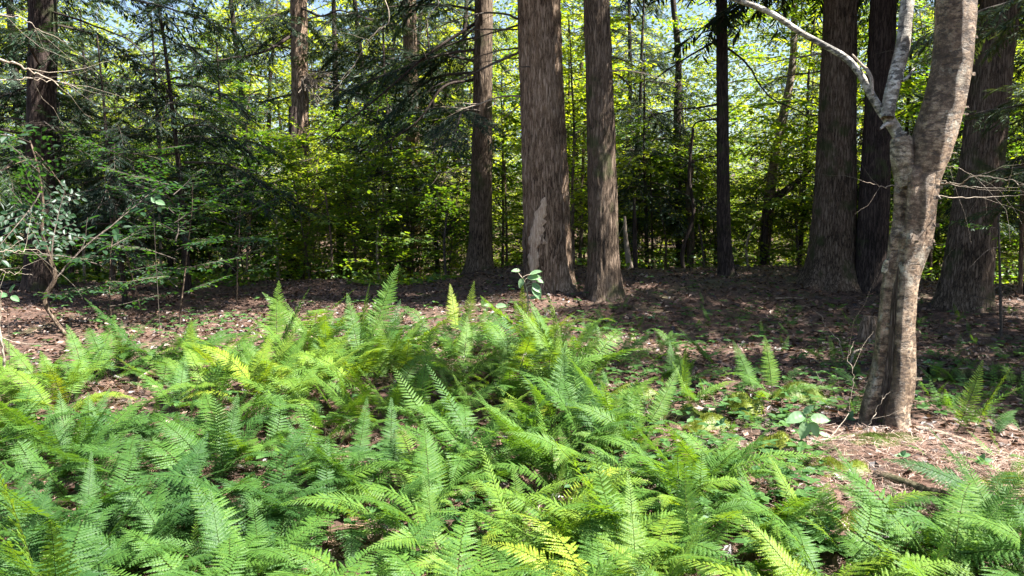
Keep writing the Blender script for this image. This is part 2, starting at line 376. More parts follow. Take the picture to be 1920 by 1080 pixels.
# ------------------------------------------------------------------ landmarks for the labels
MARKS = [(-400, 40, 'left of the far-left trunk'), (40, 110, 'by the far-left trunk'), (110, 330, 'right of the far-left trunk'),
         (330, 500, 'left of the sunspotted trunk'), (500, 640, 'around the sunspotted trunk'), (640, 850, 'left of the flared trunk'),
         (850, 960, 'by the flared trunk'), (960, 1090, 'by the wounded thick trunk'), (1090, 1170, 'by the moss-banded trunk'),
         (1170, 1330, 'right of the moss-banded trunk'), (1330, 1400, 'by the pole-like trunk'), (1400, 1510, 'right of the pole-like trunk'),
         (1510, 1610, 'by the broad grey-brown trunk'), (1610, 1730, 'by the split birch'), (1730, 1860, 'right of the split birch'), (1860, 2400, 'at the far right edge')]
def mark(px):
    for a, b, s in MARKS:
        if a <= px < b: return s
    return MARKS[0][2] if px < 0 else MARKS[-1][2]
ORD = ['leftmost', 'second', 'third', 'fourth', 'fifth', 'sixth', 'seventh', 'eighth', 'ninth', 'tenth', 'eleventh', 'twelfth', 'thirteenth', 'fourteenth', 'fifteenth', 'sixteenth', 'seventeenth', 'eighteenth']
PENDING = []                                          # (object, px, stem phrase, place phrase)
def later(o, px, what, where): PENDING.append((o, px, what, where))
def settle():
    d = {}
    for o, px, what, where in PENDING: d.setdefault((what, where), []).append((px, o))
    for (what, where), L in d.items():
        L.sort(key=lambda q: q[0])
        for i, (_, o) in enumerate(L):
            if len(L) == 1: o['label'] = f'{what} {where}'
            else: o['label'] = f'{what} {where}, {ORD[min(i, 17)]}' + ('' if i == 0 else ' from left')

# ------------------------------------------------------------------ trunks
def ridge_disp(amp, kx, kz, seed=0, flare=.45, flare_h=.3, lobes=5, base_len=None):
    def f(r, s, th):
        q = 1 + flare * np.exp(-s / flare_h) * (1 + .35 * np.sin(lobes * th + seed) + .25 * np.sin((lobes + 3) * th + 2 * seed))
        x, y = np.cos(th) * r * kx, np.sin(th) * r * kx
        n1 = vnoise(x + seed * 7, y, s * kz + .25 * vnoise(x, y, s * 1.5) * 3)
        n2 = vnoise(x * 2.1 + 11, y * 2.1 + seed, s * kz * 2.3)
        rid = (1 - 2.2 * np.abs(n1)) * .6 + n2 * .4
        big = vnoise(np.cos(th) * 1.2 + seed, np.sin(th) * 1.2, s * .7) * .035 * r
        return r * q + amp * rid + big
    return f
def trunk_path(pts, Y, top, lean_y=0.0):
    """pts: (px, py, width px) from base up; extended to height top"""
    P = []; W = []
    for px, py, w in pts:
        k = (pts[0][1] - py) / 600.0
        p = pt(px, py, Y + lean_y * k); P.append(p); W.append(w / 2 * Y / FPX)
    P = np.array(P); W = np.array(W)
    base = P[0].copy(); gz = H(base[0], Y); P[0][2] = gz - .12
    d = nrm(P[-1] - P[-2]); d = nrm(d * .6 + np.array([0, 0, .6])); z = P[-1][2]
    if top > z:
        n = 4
        for k in range(1, n + 1):
            P = np.vstack([P, P[-1] + d * (top - z) / n]); W = np.r_[W, W[-1] * (1 - .2 * k)]
    return P, np.maximum(W, .01)
def make_trunk(parent, pts, Y, top, mat, amp=.012, n=72, dz=.05, kx=26, kz=4.0, seed=0, flare=.4, flare_h=.28):
    P, W = trunk_path(pts, Y, top)
    L = np.sum(np.linalg.norm(np.diff(P, axis=0), axis=1)); m = int(L / dz)
    Q = smooth_path(np.c_[P, W], m)
    loc = np.array(parent.location)
    V, F = tube(Q[:, :3] - loc, Q[:, 3], n, ridge_disp(amp, kx, kz, seed, flare, flare_h))
    mb = MB(); mb.add(V, F)
    o = link('trunk', mb.mesh('trunk', mat, True), parent)
    return o, Q

# ---- hemlock branches (shared meshes)
def needle_branch(L, seed, dens=1.0, droop=.25, dead=False, up=.15, tw=1.0):
    r = np.random.default_rng(seed); mb = MB()
    n = 14; P = wander((0, 0, 0), (1, 0, up), L, n, .07, droop / n * 2.2, r)
    mb.add(*tube(P, np.linspace(.009 * L + .004, .004, n + 1), 5), 0)
    M = []
    nt_ = int(L * 8 * tw)
    for k in range(nt_):
        t = .12 + .86 * (k + r.random()) / nt_; i = min(int(t * n), n - 1); p = P[i] + (P[i + 1] - P[i]) * (t * n - i)
        T = nrm(P[i + 1] - P[i]); side = 1 if k % 2 else -1
        S = nrm(np.cross([0, 0, 1], T)) * side
        d = nrm(T * r.uniform(.5, .9) + S * r.uniform(.6, 1) + np.array([0, 0, r.uniform(-.35, .15)]))
        l = L * (.42 * (1 - t) ** .7 + .07) * r.uniform(.6, 1.15); ns = max(3, int(l / .13))
        Q = wander(p, d, l, ns, .13, .05, r)
        mb.add(*tube(Q, np.linspace(.0045, .0015, ns + 1), 3), 0)
        if dead:
            for q in range(int(ns * 1.2)):
                u = r.random() * (ns - 1); j = int(u); pp = Q[j] + (Q[j + 1] - Q[j]) * (u - j)
                Q2 = wander(pp, nrm(nrm(Q[j + 1] - Q[j]) + r.normal(0, .7, 3)), l * r.uniform(.15, .4), 3, .2, .05, r)
                mb.add(*tube(Q2, [.002, .0017, .0013, .001], 3), 0)
            continue
        nl = int(l / .035 * dens * 1.75)
        for q in range(nl):
            u = (q + r.random()) / nl * (ns - .01); j = int(u); pp = Q[j] + (Q[j + 1] - Q[j]) * (u - j); TT = nrm(Q[j + 1] - Q[j])
            sd = (1 if q % 2 else -1); SS = nrm(np.cross([0, 0, 1], TT) + np.array([1e-3, 0, 0])) * sd
            dd = nrm(TT * .75 + SS * r.uniform(.5, 1) + np.array([0, 0, r.uniform(-.35, .1)]))
            M.append(frame(dd, np.array([r.normal(0, .3), r.normal(0, .3), 1]), pp, r.uniform(.10, .21)))
    if M: mb.inst((NEED_T[0] * [1, 1.0, 1], NEED_T[1]), np.array(M), 1)
    return mb
HB = [needle_branch(L, 10 + i, droop=dr) for i, (L, dr) in enumerate(((2.6, .3), (3.2, .22), (2.0, .35), (3.6, .3), (1.4, .2)))]
HBm = [b.mesh('hemlock_branch', [B_TWIG, HEM]) for b in HB]
HBL = [2.6, 3.2, 2.0, 3.6, 1.4]
DB = [needle_branch(L, 40 + i, droop=.15, dead=True, tw=.5) for i, L in enumerate((1.6, 2.4, 3.0))]
DBm = [b.mesh('dead_branch', B_TWIG) for b in DB]; DBp = [b.mesh('dead_branch', B_PALE) for b in DB]

# ---- broadleaf sprays
def leafy_branch(L, seed, leaf=.085, T=LEAF, spacing=.055, droop=.12, up=.25):
    r = np.random.default_rng(seed); mb = MB(); n = 8
    P = wander((0, 0, 0), (1, 0, up), L, n, .08, droop / n * 2, r)
    mb.add(*tube(P, np.linspace(.006 * L + .0025, .0018, n + 1), 4), 0); M = []
    def leaves(Q, l):
        m = len(Q) - 1; nl = max(2, int(l / spacing))
        for q in range(nl):
            u = (q + .6) / nl * (m - .01); j = int(u); pp = Q[j] + (Q[j + 1] - Q[j]) * (u - j); TT = nrm(Q[j + 1] - Q[j])
            SS = nrm(np.cross([0, 0, 1], TT) + np.array([1e-3, 0, 0])) * (1 if q % 2 else -1)
            dd = nrm(TT * r.uniform(.4, .9) + SS * r.uniform(.6, 1) + np.array([0, 0, r.uniform(-.4, .1)]))
            M.append(frame(dd, np.array([r.normal(0, .28), r.normal(0, .28), 1]), pp + np.array([0, 0, -.004]), leaf * r.uniform(.6, 1.2)))
    nt_ = int(L * 11)
    for k in range(nt_):
        t = .15 + .8 * (k + r.random()) / nt_; i = min(int(t * n), n - 1); p = P[i] + (P[i + 1] - P[i]) * (t * n - i)
        TT = nrm(P[i + 1] - P[i]); S = nrm(np.cross([0, 0, 1], TT)) * (1 if k % 2 else -1)
        d = nrm(TT * .8 + S * r.uniform(.6, 1.1) + np.array([0, 0, r.uniform(-.2, .15)])); l = L * (.42 * (1 - t) ** .8 + .08) * r.uniform(.6, 1.1)
        Q = wander(p, d, l, 4, .1, .03, r); mb.add(*tube(Q, np.linspace(.0025, .001, 5), 3), 0); leaves(Q, l)
    leaves(P[3:], L * .6)
    mb.inst(T, np.array(M), 1); return mb
LB = [leafy_branch(1.25, 60), leafy_branch(1.0, 61), leafy_branch(1.5, 62, .09), leafy_branch(.9, 63, .10, MAPLE, .075), leafy_branch(1.3, 64, .11, MAPLE, .08), leafy_branch(2.2, 65, .12, LEAF, .085)]
LBm = [b.mesh('leafy_branch', [B_TWIG, BEECH]) for b in LB]; LBL = [1.25, 1.0, 1.5, .9, 1.3, 2.2]

def crown_mesh(kind, Ht, z0, seed, nb, spread=1.0):
    """whole crown for the trees farther off"""
    r = np.random.default_rng(seed); mb = MB()
    for k in range(nb):
        t = (k + r.random()) / nb; z = z0 + (Ht - z0) * t; az = k * 2.4 + r.uniform(-.5, .5)
        if kind == 'hemlock': j = r.integers(0, 4); b = HB[j]; want = spread * (3.3 * (1 - t) ** .8 + .5) * r.uniform(.7, 1.1); s = want / HBL[j]; tilt = r.uniform(-.1, .3)
        else:
            j = r.integers(0, 6) if kind == 'tall' else r.integers(0, 5); b = LB[j]; s = spread * (1.15 - .5 * abs(t - .35)) * r.uniform(.7, 1.25); tilt = r.uniform(-.55, .15)
            if kind == 'tall': s *= 1.7
        M = rotm('Z', az) @ rotm('Y', tilt) @ np.diag([s, s, s, 1]); M = M.copy(); M[:3, 3] = [r.normal(0, .03), r.normal(0, .03), z]
        mb.put(b, M)
    return mb.mesh('crown', [B_TWIG, HEM if kind == 'hemlock' else BEECH])
def thin_trunk(Ht, r0, seed, mat, wob=.04):
    r = np.random.default_rng(seed); P = wander((0, 0, -.1), (0, 0, 1), Ht, 12, wob, 0, r); mb = MB()
    P[:, :2] -= P[0, :2]
    mb.add(*tube(smooth_path(P, 30), np.linspace(r0, r0 * .25, 30), 9, lambda rr, s, th: rr * (1 + .12 * vnoise(np.cos(th) * 2, np.sin(th) * 2, s * 3) + .5 * np.exp(-s / .12)))); return mb.mesh('trunk', mat, True)

SUNV = np.array(sun_dir)
SUNNY = [np.array(q) for q in ((.85, 11.2, 1.15), (.95, 11.2, .4), (.7, 11.2, .8), (-.85, 15.0, 3.6), (-6.0, 20.7, 4.8), (-2.9, 21.8, 2.2))]    # spots the photo shows sunlit: the canopy is open above them
def in_gap(a, b, w=.55):
    for u in np.linspace(.1, 1, 9):
        p = a + (b - a) * u
        for n_, q in enumerate(SUNNY):
            if n_ > 2: w = .3
            d = p - q; k = d @ SUNV
            if k > 0 and np.linalg.norm(d - SUNV * k) < w: return True
    return False
def hem_tree(name, what, px, py, Y, pts, top, mat, br, tint=.35, cat='hemlock tree', group=None, **kw):
    p = pt(pts[0][0], pts[0][1], Y); loc = (p[0], p[1], H(p[0], p[1]))
    t = thing(name, what, cat, loc, group); t['tint'] = tint
    o, Q = make_trunk(t, pts, Y, top, mat, **kw)
    r = np.random.default_rng(int(px) + 3)
    for (z0, z1, n, live, sc, azc, azw) in br:
        for k in range(n):
            z = z0 + (z1 - z0) * (k + r.random()) / n; i = int(np.argmin(abs(Q[:, 2] - z))); q = Q[i]
            az = azc + r.uniform(-azw, azw)
            j = r.integers(0, 4) if live else r.integers(0, 3)
            me = HBm[j] if live else (DBp[j] if r.random() < .3 else DBm[j])
            s = sc * r.uniform(.7, 1.15)
            M = rotm('Z', az) @ rotm('Y', r.uniform(-.15, .25)) @ rotm('X', r.uniform(-.25, .25)) @ np.diag([s, s, s, 1])
            M = M.copy(); M[:3, 3] = q[:3] - np.array(t.location) + M[:3, 0] / s * q[3] * .7
            st_ = q[:3]; ln_ = (HBL[j] if live else 2.2)
            if in_gap(st_, st_ + M[:3, 0] * ln_): continue
            b = link('branch', me, t, M); b['tint'] = tint + r.uniform(-.15, .15)
            if not live: b['label'] = 'bare dead branch'
    return t, Q
PI = math.pi
# fields of a branch set: z from, z to, count, living, scale, azimuth centre, azimuth half-width
T_ = {}
T_['far_left'] = hem_tree('hemlock_tree', 'very dark thick trunk at the far left, behind the crooked pale sapling', 70, 0, 13.2,
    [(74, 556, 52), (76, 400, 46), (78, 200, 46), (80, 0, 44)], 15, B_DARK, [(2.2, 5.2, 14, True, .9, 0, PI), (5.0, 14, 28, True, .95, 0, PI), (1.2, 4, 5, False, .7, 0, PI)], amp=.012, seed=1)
T_['spot'] = hem_tree('hemlock_tree', 'distant reddish trunk in sun spots with a tuft of dead twigs, left of centre', 560, 0, 21,
    [(566, 505, 32), (564, 300, 30), (562, 130, 30), (560, 0, 29)], 16, B_RED, [(4.6, 8, 16, True, 1.1, 0, PI), (8, 15, 8, True, .8, 0, PI), (4.0, 5.4, 6, False, .6, 0, .9)], amp=.014, n=48, seed=2)
T_['back'] = hem_tree('hemlock_tree', 'sunspotted trunk half hidden in drooping hemlock boughs behind the flared trunk', 772, 0, 22,
    [(776, 495, 28), (774, 300, 26), (770, 150, 25), (768, 0, 24)], 15, B_RED, [(3.6, 8, 20, True, 1.15, 0, PI), (8, 14, 6, True, .8, 0, PI)], amp=.014, n=40, seed=3)
T_['flare'] = hem_tree('hemlock_tree', 'slender dark trunk flaring at its foot, left of the thick wounded trunk', 903, 0, 15.2,
    [(899, 513, 50), (901, 440, 42), (904, 250, 37), (906, 100, 33), (907, 0, 32)], 17, B_GREY, [(3.2, 6.2, 13, True, 1.0, PI, 1.2), (6.2, 16, 12, True, 1.0, 0, PI), (2.4, 5, 7, False, .9, PI, 1.6)], amp=.014, seed=4, flare=.5)
T_['main'] = hem_tree('hemlock_tree', 'thickest reddish ridged trunk with a split wound near its foot', 1015, 0, 11.6,
    [(1031, 576, 88), (1029, 500, 86), (1024, 350, 84), (1017, 180, 78), (1010, 0, 74)], 19, B_RED, [(6.0, 9, 10, True, 1.0, PI * .9, 1.9), (9, 18, 9, True, .9, 0, PI), (3.2, 4.8, 7, False, .6, PI, 1.1)], amp=.024, n=124, dz=.04, kx=30, kz=3.6, seed=5, flare=.42, flare_h=.22)
T_['moss'] = hem_tree('hemlock_tree', 'straight ridged trunk with a dark moss band, right of the thickest trunk', 1128, 0, 11.0,
    [(1133, 590, 62), (1131, 430, 54), (1127, 250, 50), (1121, 80, 46), (1118, 0, 44)], 17, B_GREY, [(5.2, 9, 12, True, 1.1, 0, PI), (9, 16, 6, True, .9, 0, PI), (3.4, 4.6, 4, False, .6, 0, 1.2)], amp=.018, n=90, dz=.04, kx=32, seed=6, flare=.5)
T_['pole'] = hem_tree('hemlock_tree', 'thin dark pole-like trunk with bare side branches right of centre', 1356, 0, 13.3,
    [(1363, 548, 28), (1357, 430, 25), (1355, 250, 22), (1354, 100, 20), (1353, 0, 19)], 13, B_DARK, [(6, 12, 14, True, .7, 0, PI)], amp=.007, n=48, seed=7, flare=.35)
T_['broad'] = hem_tree('hemlock_tree', 'broad grey-brown trunk with wide mossy foot, left behind the split birch', 1560, 0, 12.3,
    [(1553, 566, 88), (1560, 480, 80), (1567, 330, 70), (1572, 150, 60), (1576, 0, 54)], 19, B_GREY, [(5.2, 9, 18, True, 1.25, 0, PI), (9, 18, 9, True, .9, 0, PI), (3, 5, 4, False, .7, PI, 1.0)], amp=.021, n=110, dz=.04, kx=30, seed=8, flare=.5, flare_h=.35)
T_['darkb'] = hem_tree('hemlock_tree', 'near-black trunk directly behind the split birch', 1645, 0, 12.0,
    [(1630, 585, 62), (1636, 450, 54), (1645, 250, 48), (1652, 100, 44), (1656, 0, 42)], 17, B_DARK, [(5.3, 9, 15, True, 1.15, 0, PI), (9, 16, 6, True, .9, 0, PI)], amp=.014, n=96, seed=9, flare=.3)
T_['right'] = hem_tree('hemlock_tree', 'thick leaning dark trunk near the right edge, right of the birch', 1840, 0, 10.6,
    [(1800, 622, 88), (1812, 520, 80), (1838, 330, 72), (1860, 130, 64), (1876, 0, 58)], 18, B_GREY, [(5.0, 9, 22, True, 1.3, 0, PI), (9, 17, 8, True, .9, 0, PI), (3, 4.5, 4, False, .8, 0, PI)], amp=.021, n=104, dz=.04, kx=30, seed=10, flare=.3, flare_h=.35)

# wound on the thickest trunk
t, Q = T_['main']; loc = np.array(t.location)
def strip_on(Q, pxs, Y, w, mat, name, parent, push=.0):
    P = np.array([pt(px, py, Y) for px, py in pxs]); P = smooth_path(P, 40); mb = MB(); V = []
    L = len(P); m = 9
    for i, p in enumerate(P):
        j = int(np.argmin(abs(Q[:, 2] - p[2]))); c = Q[j, :3]; r = Q[j, 3]; k = math.sin(math.pi * (i + .5) / L) ** .8 * (1 + .45 * float(vnoise(i * .55, 3.3 + w * 50)))
        a0 = math.asin(np.clip((p[0] - c[0]) / r, -.95, .95))
        for q in range(m):
            a = a0 + (q / (m - 1) - .5) * w / r * k * (1 + .5 * float(vnoise(i * .7, q * .9 + w * 90)))
            rr = r + .018 + push + .012 * float(vnoise(i * .12, q * 1.7 + 3)) - .03 * (abs(q / (m - 1) - .5) * 2) ** 4
            V.append([c[0] + math.sin(a) * rr, c[1] - math.cos(a) * rr, p[2]])
    i = np.arange(L - 1)[:, None] * m + np.arange(m - 1)[None]
    mb.add(np.array(V) - np.array(parent.location), np.stack([i, i + 1, i + m + 1, i + m], -1).reshape(-1, 4))
    return link(name, mb.mesh(name, mat, True), parent)
strip_on(Q, [(1006, 545), (1004, 490), (1009, 430), (1022, 370)], 11.3, .22, B_WOOD, 'sunlit_exposed_wood', t, .052)['label'] = 'bare wood of the wound with painted-in sunlight'
strip_on(Q, [(987, 512), (986, 470), (988, 425)], 11.3, .045, B_OLDW, 'torn_bark', t, .045)
strip_on(Q, [(1016, 520), (1015, 480), (1018, 440)], 11.3, .05, B_RED, 'torn_bark', t, .05)
strip_on(Q, [(1038, 560), (1040, 500), (1046, 450)], 11.3, .07, B_RED, 'torn_bark', t, .04)

# curved bare limbs drawn from the photo on the pole-like trunk and others
def limb(parent, pxs, Y0, Y1, r0, r1, mat, name='branch', twigs=6, seed=0, label=None):
    r = np.random.default_rng(seed); n = len(pxs); loc = np.array(parent.location) if parent else np.zeros(3)
    P = np.array([pt(a, b, Y0 + (Y1 - Y0) * i / (n - 1)) for i, (a, b) in enumerate(pxs)]); S = smooth_path(P, 8 * n)
    S = S + np.stack([.012 * vnoise(np.arange(len(S)) * .6 + seed, np.full(len(S), q * 3.1)) for q in range(3)], -1)
    mb = MB(); mb.add(*tube(S - loc, np.linspace(r0, r1, len(S)), 8, lambda rr, s, th: rr * (1 + .15 * vnoise(np.cos(th) * 2, np.sin(th) * 2, s * 9))))
    for k in range(twigs):
        i = r.integers(len(S) // 4, len(S) - 1); d = nrm(nrm(S[i] - S[i - 1]) + r.normal(0, .6, 3))
        Q = wander(S[i] - loc, d, r.uniform(.2, .7), 5, .18, .02, r); mb.add(*tube(Q, np.linspace(r1 * .8, r1 * .25, 6), 4))
    o = link(name, mb.mesh(name, mat, True), parent)
    if label: o['label'] = label
    return o
tp = T_['pole'][0]
limb(tp, [(1352, 72), (1310, 95), (1270, 120), (1225, 150)], 13.3, 13.0, .022, .008, B_DARK, seed=1)
limb(tp, [(1350, 195), (1310, 202), (1260, 208), (1200, 225)], 13.3, 12.8, .02, .006, B_DARK, seed=2)
limb(tp, [(1350, 222), (1312, 228), (1300, 240), (1290, 290)], 13.3, 13.1, .018, .007, B_DARK, twigs=2, seed=3)
limb(tp, [(1358, 85), (1400, 120), (1440, 180), (1490, 205), (1540, 235)], 13.3, 12.9, .02, .007, B_DARK, seed=4)
limb(tp, [(1350, 290), (1310, 300), (1275, 315)], 13.3, 13.2, .014, .006, B_DARK, seed=5)
limb(T_['main'][0], [(978, 180), (940, 182), (900, 195), (855, 208)], 11.6, 11.2, .016, .006, B_PALE, seed=6, label='short pale dead branch')
limb(T_['main'][0], [(974, 98), (930, 118), (870, 145), (820, 158)], 11.6, 11.4, .022, .008, B_TWIG, seed=7)
limb(T_['main'][0], [(980, 40), (940, 26), (880, 30), (800, 60)], 11.6, 11.0, .018, .006, B_TWIG, seed=8)
limb(T_['flare'][0], [(890, 45), (800, 105), (700, 190), (610, 260)], 15.2, 14.0, .035, .01, B_DARK, twigs=14, seed=9)
limb(T_['flare'][0], [(888, 150), (830, 165), (780, 230), (700, 280)], 15.2, 14.4, .03, .01, B_DARK, twigs=14, seed=10)
limb(T_['spot'][0], [(556, 62), (500, 95), (440, 108), (360, 120)], 21, 19, .045, .012, B_DARK, twigs=14, seed=11)
limb(T_['spot'][0], [(556, 10), (600, 30), (640, 20), (700, 40)], 21, 19, .035, .012, B_DARK, twigs=8, seed=12)
limb(T_['far_left'][0], [(90, 20), (180, 50), (260, 90), (330, 190)], 13.2, 11.8, .02, .006, B_DARK, twigs=12, seed=13)
limb(T_['moss'][0], [(1152, 138), (1172, 152), (1190, 175), (1215, 190)], 11, 10.8, .014, .005, B_DARK, twigs=4, seed=14)
limb(T_['right'][0], [(1880, 20), (1800, 40), (1760, 70), (1700, 90)], 10.6, 10.4, .016, .006, B_TWIG, twigs=8, seed=15)
# dead twig tuft on the sunspotted trunk
mb = MB(); rr_ = np.random.default_rng(5); t = T_['spot'][0]; c = pt(575, 150, 20.8) - np.array(t.location)
for k in range(70):
    Q = wander(c + rr_.normal(0, .08, 3), (rr_.uniform(.1, 1), rr_.uniform(-.9, .3), rr_.uniform(-1.2, .4)), rr_.uniform(.4, 1.0), 6, .18, .06, rr_)
    mb.add(*tube(Q, np.linspace(.012, .004, 7), 4))
link('twig_tuft', mb.mesh('twig_tuft', B_PALE), t)['label'] = 'tuft of pale dead twigs'

# ------------------------------------------------------------------ split birch
BY = 5.05
bb = gp(1662, 800); BY = bb[1]
birch = thing('birch_tree', 'split tan and white birch with forked stems, nearest tree at right', 'birch tree', bb)
def pathY(pts, Y, dY=0):
    n = len(pts); return np.array([list(pt(a, b, Y + dY * i / (n - 1))) + [w / 2 * Y / FPX] for i, (a, b, w) in enumerate(pts)])
A = pathY([(1661, 812, 92), (1662, 770, 84), (1675, 700, 76), (1682, 600, 66), (1690, 520, 64), (1710, 430, 70), (1719, 350, 76), (1728, 320, 74)], BY)
A[0][2] = bb[2] - .1
S = smooth_path(A, 190)
# groove follows a line on the front-left of the trunk
TH0 = []
def groove(r, s, th):
    n = vnoise(np.cos(th) * 2.2, np.sin(th) * 2.2, s * 2.2); f = vnoise(np.cos(th) * 5, np.sin(th) * 5, s * 9)
    flare = 1 + .16 * np.exp(-s / .14) * (1 + .5 * np.sin(4 * th + 1))
    L = s.max(); u = s / L
    th0 = -1.57 - .92 + .12 * np.sin(u * 4.2)              # -pi/2 faces the camera
    d = (th - (th0 % (2 * np.pi)) + np.pi) % (2 * np.pi) - np.pi
    env = (1 - sstep(.70, .80, u)) * (1 - .5 * sstep(.45, .7, u))
    g = -.58 * np.exp(-(d / (.30 + .06 * n)) ** 4) * env + .10 * np.exp(-((abs(d) - .5) / .16) ** 2) * env
    knot = .05 * np.exp(-((u - .74) / .03) ** 2) * (1 + n)
    up2 = -.36 * np.exp(-((d + .1) / .16) ** 2) * sstep(.76, .82, u) * (1 - sstep(.9, .97, u))
    return r * (flare + .09 * n + .035 * f + .03 * vnoise(np.cos(th) * 3.5, np.sin(th) * 3.5, s * 1.3) * 2 + .05 * np.sin(3 * th + s * 1.1 + .8 * n) * (1 - .5 * u) + .03 * np.sin(7 * th - s * .9) + g + knot + up2)
V, F = tube(S[:, :3] - bb, S[:, 3], 120, groove)
mb = MB(); mb.add(V, F); link('trunk', mb.mesh('trunk', BIRCH_T, True), birch)
# heartwood lying in the split
W = []
Sw = S[6:int(len(S) * .74)]
mb = MB()
for q in range(7):
    P = []
    for i, c in enumerate(Sw):
        u = (i + 6) / len(S); th0 = -1.57 - .92 + .12 * math.sin(u * 4.2)
        a = th0 + (q - 3) * .08 + .03 * math.sin(i * .07 + q); k = .58 + .05 * math.sin(i * .05 + q * 2.1) + .03 * math.cos(i * .13 + q)
        P.append([c[0] + math.cos(a) * c[3] * k, c[1] + math.sin(a) * c[3] * k, c[2]])
    mb.add(*tube(np.array(P) - bb, np.full(len(P), .0135), 7, lambda rr, s, th: rr * (1 + .3 * vnoise(np.cos(th) * 2 + q, np.sin(th) * 2, s * 8))))
link('heartwood', mb.mesh('heartwood', B_OLDW, True), birch)['label'] = 'grey weathered wood inside the split'
def bstem(pts, dY, mat, name, label, n=60, wob=.06, seg=150, top=None):
    A = pathY(pts, BY, dY)
    if top:
        d = nrm(A[-1][:3] - A[-2][:3])
        for k in range(3): A = np.vstack([A, np.r_[A[-1][:3] + d * top / 3, A[-1][3] * .75]])
    S = smooth_path(A, seg); mb = MB()
    mb.add(*tube(S[:, :3] - bb, S[:, 3], n, lambda r, s, th: r * (1 + wob * vnoise(np.cos(th) * 2, np.sin(th) * 2, s * 2.5) + wob * .6 * vnoise(np.cos(th) * 5, np.sin(th) * 5, s * 10))))
    o = link(name, mb.mesh(name, mat, True), birch)
    if label: o['label'] = label
    return S
R1 = bstem([(1718, 372, 58), (1733, 320, 66), (1750, 262, 70), (1771, 190, 70), (1785, 120, 66), (1791, 50, 64), (1794, -20, 63)], -.1, BIRCH_T, 'stem', 'thick tan right stem of the fork', seg=200, top=3.2)
bstem([(1704, 345, 48), (1694, 300, 44), (1690, 268, 38), (1688, 256, 30)], .0, BIRCH_M, 'stem', 'short broken left stem of the fork', wob=.09)
bstem([(1692, 268, 22), (1672, 232, 23), (1650, 205, 16), (1632, 175, 14), (1612, 138, 13), (1585, 108, 12.5), (1540, 82, 11.5), (1500, 60, 11), (1440, 22, 11), (1365, -6, 10)], .35, BIRCH_W, 'branch', 'white spotted branch sloping up to the left', n=24, wob=.1, seg=150, top=1.2)
bstem([(1664, 222, 24), (1668, 190, 25), (1680, 140, 25), (1692, 90, 25), (1698, 40, 24), (1704, -20, 24)], .15, BIRCH_W, 'stem', 'white upright stem with black spots', n=30, wob=.08, top=2.5)
bstem([(1636, 178, 5), (1634, 150, 7), (1626, 132, 7), (1616, 122, 5), (1598, 102, 3)], .2, B_PALE, 'twig', None, n=8)
bstem([(1692, 152, 5), (1704, 142, 6), (1714, 128, 4)], .1, BIRCH_W, 'twig', None, n=8)
for q, (a, b, c_) in enumerate((((1672, 232), (1650, 242), 9), ((1690, 262), (1702, 250), 13), ((1658, 512), (1664, 486), 13), ((1744, 432), (1752, 402), 8))):
    bstem([(a[0], a[1], c_), ((a[0] + b[0]) / 2, (a[1] + b[1]) / 2 - 3, c_), (b[0], b[1], c_ * .5)], -.05, BIRCH_W, 'branch_stub', None, n=14, wob=.25, seg=14)
# unseen leafy crown above the frame, added to dapple the ferns
rg = np.random.default_rng(31)
for k in range(11):
    i = int(rg.integers(165, len(R1))); j = int(rg.integers(0, 5)); s = rg.uniform(1.0, 1.4)
    M = rotm('Z', rg.uniform(-1.3, 1.3)) @ rotm('Y', rg.uniform(-.5, .1)) @ np.diag([s, s, s, 1]); M = M.copy(); M[:3, 3] = R1[i, :3] - bb
    link('branch', LBm[j], birch, M)['tint'] = .6
# peeling bark curls
mb = MB(); r_ = np.random.default_rng(3)
for k in range(46):
    px = 0; i = r_.integers(10, 190)
    c = S[i] if k < 20 else R1[r_.integers(0, 110)]
    a = r_.uniform(-2.9, -.1) if k < 20 else r_.uniform(-.9, .25)
    p = c[:3] + np.array([math.cos(a), math.sin(a), 0]) * c[3] * 1.0; nrmv = np.array([math.cos(a), math.sin(a), 0]); tg = np.array([-math.sin(a), math.cos(a), 0])
    w, h = r_.uniform(.012, .05), r_.uniform(.006, .025); V = []
    for q in range(5):
        u = q / 4; V += [p + tg * w * (u - .5) + nrmv * (.004 + .035 * u * u * r_.uniform(.5, 1.2)) + np.array([0, 0, h / 2]), p + tg * w * (u - .5) + nrmv * (.004 + .035 * u * u) - np.array([0, 0, h / 2])]
    mb.add(np.array(V) - bb, np.array([[2 * q, 2 * q + 1, 2 * q + 3, 2 * q + 2] for q in range(4)]))
o = link('peeling_bark', mb.mesh('peeling_bark', BIRCH_T), birch); o['kind'] = 'stuff'
def twiglet(parent, pxs, Y0, Y1, r0, mat=B_PALE, side=3, seed=0, name='twig'):
    return limb(parent, pxs, Y0, Y1, r0, r0 * .35, mat, name, side, seed)
twiglet(birch, [(1680, 348), (1660, 350), (1640, 345), (1615, 338)], BY, BY - .1, .003, seed=20)
twiglet(birch, [(1765, 345), (1800, 342), (1830, 330), (1880, 335), (1925, 352)], BY, BY - .5, .004, seed=21)
twiglet(birch, [(1760, 340), (1820, 350), (1870, 352), (1925, 348)], BY, BY - .3, .003, seed=22)
twiglet(birch, [(1755, 305), (1800, 316), (1832, 334)], BY, BY - .2, .0025, seed=23)
twiglet(birch, [(1756, 366), (1830, 370), (1925, 364)], BY, BY + .3, .003, seed=24)

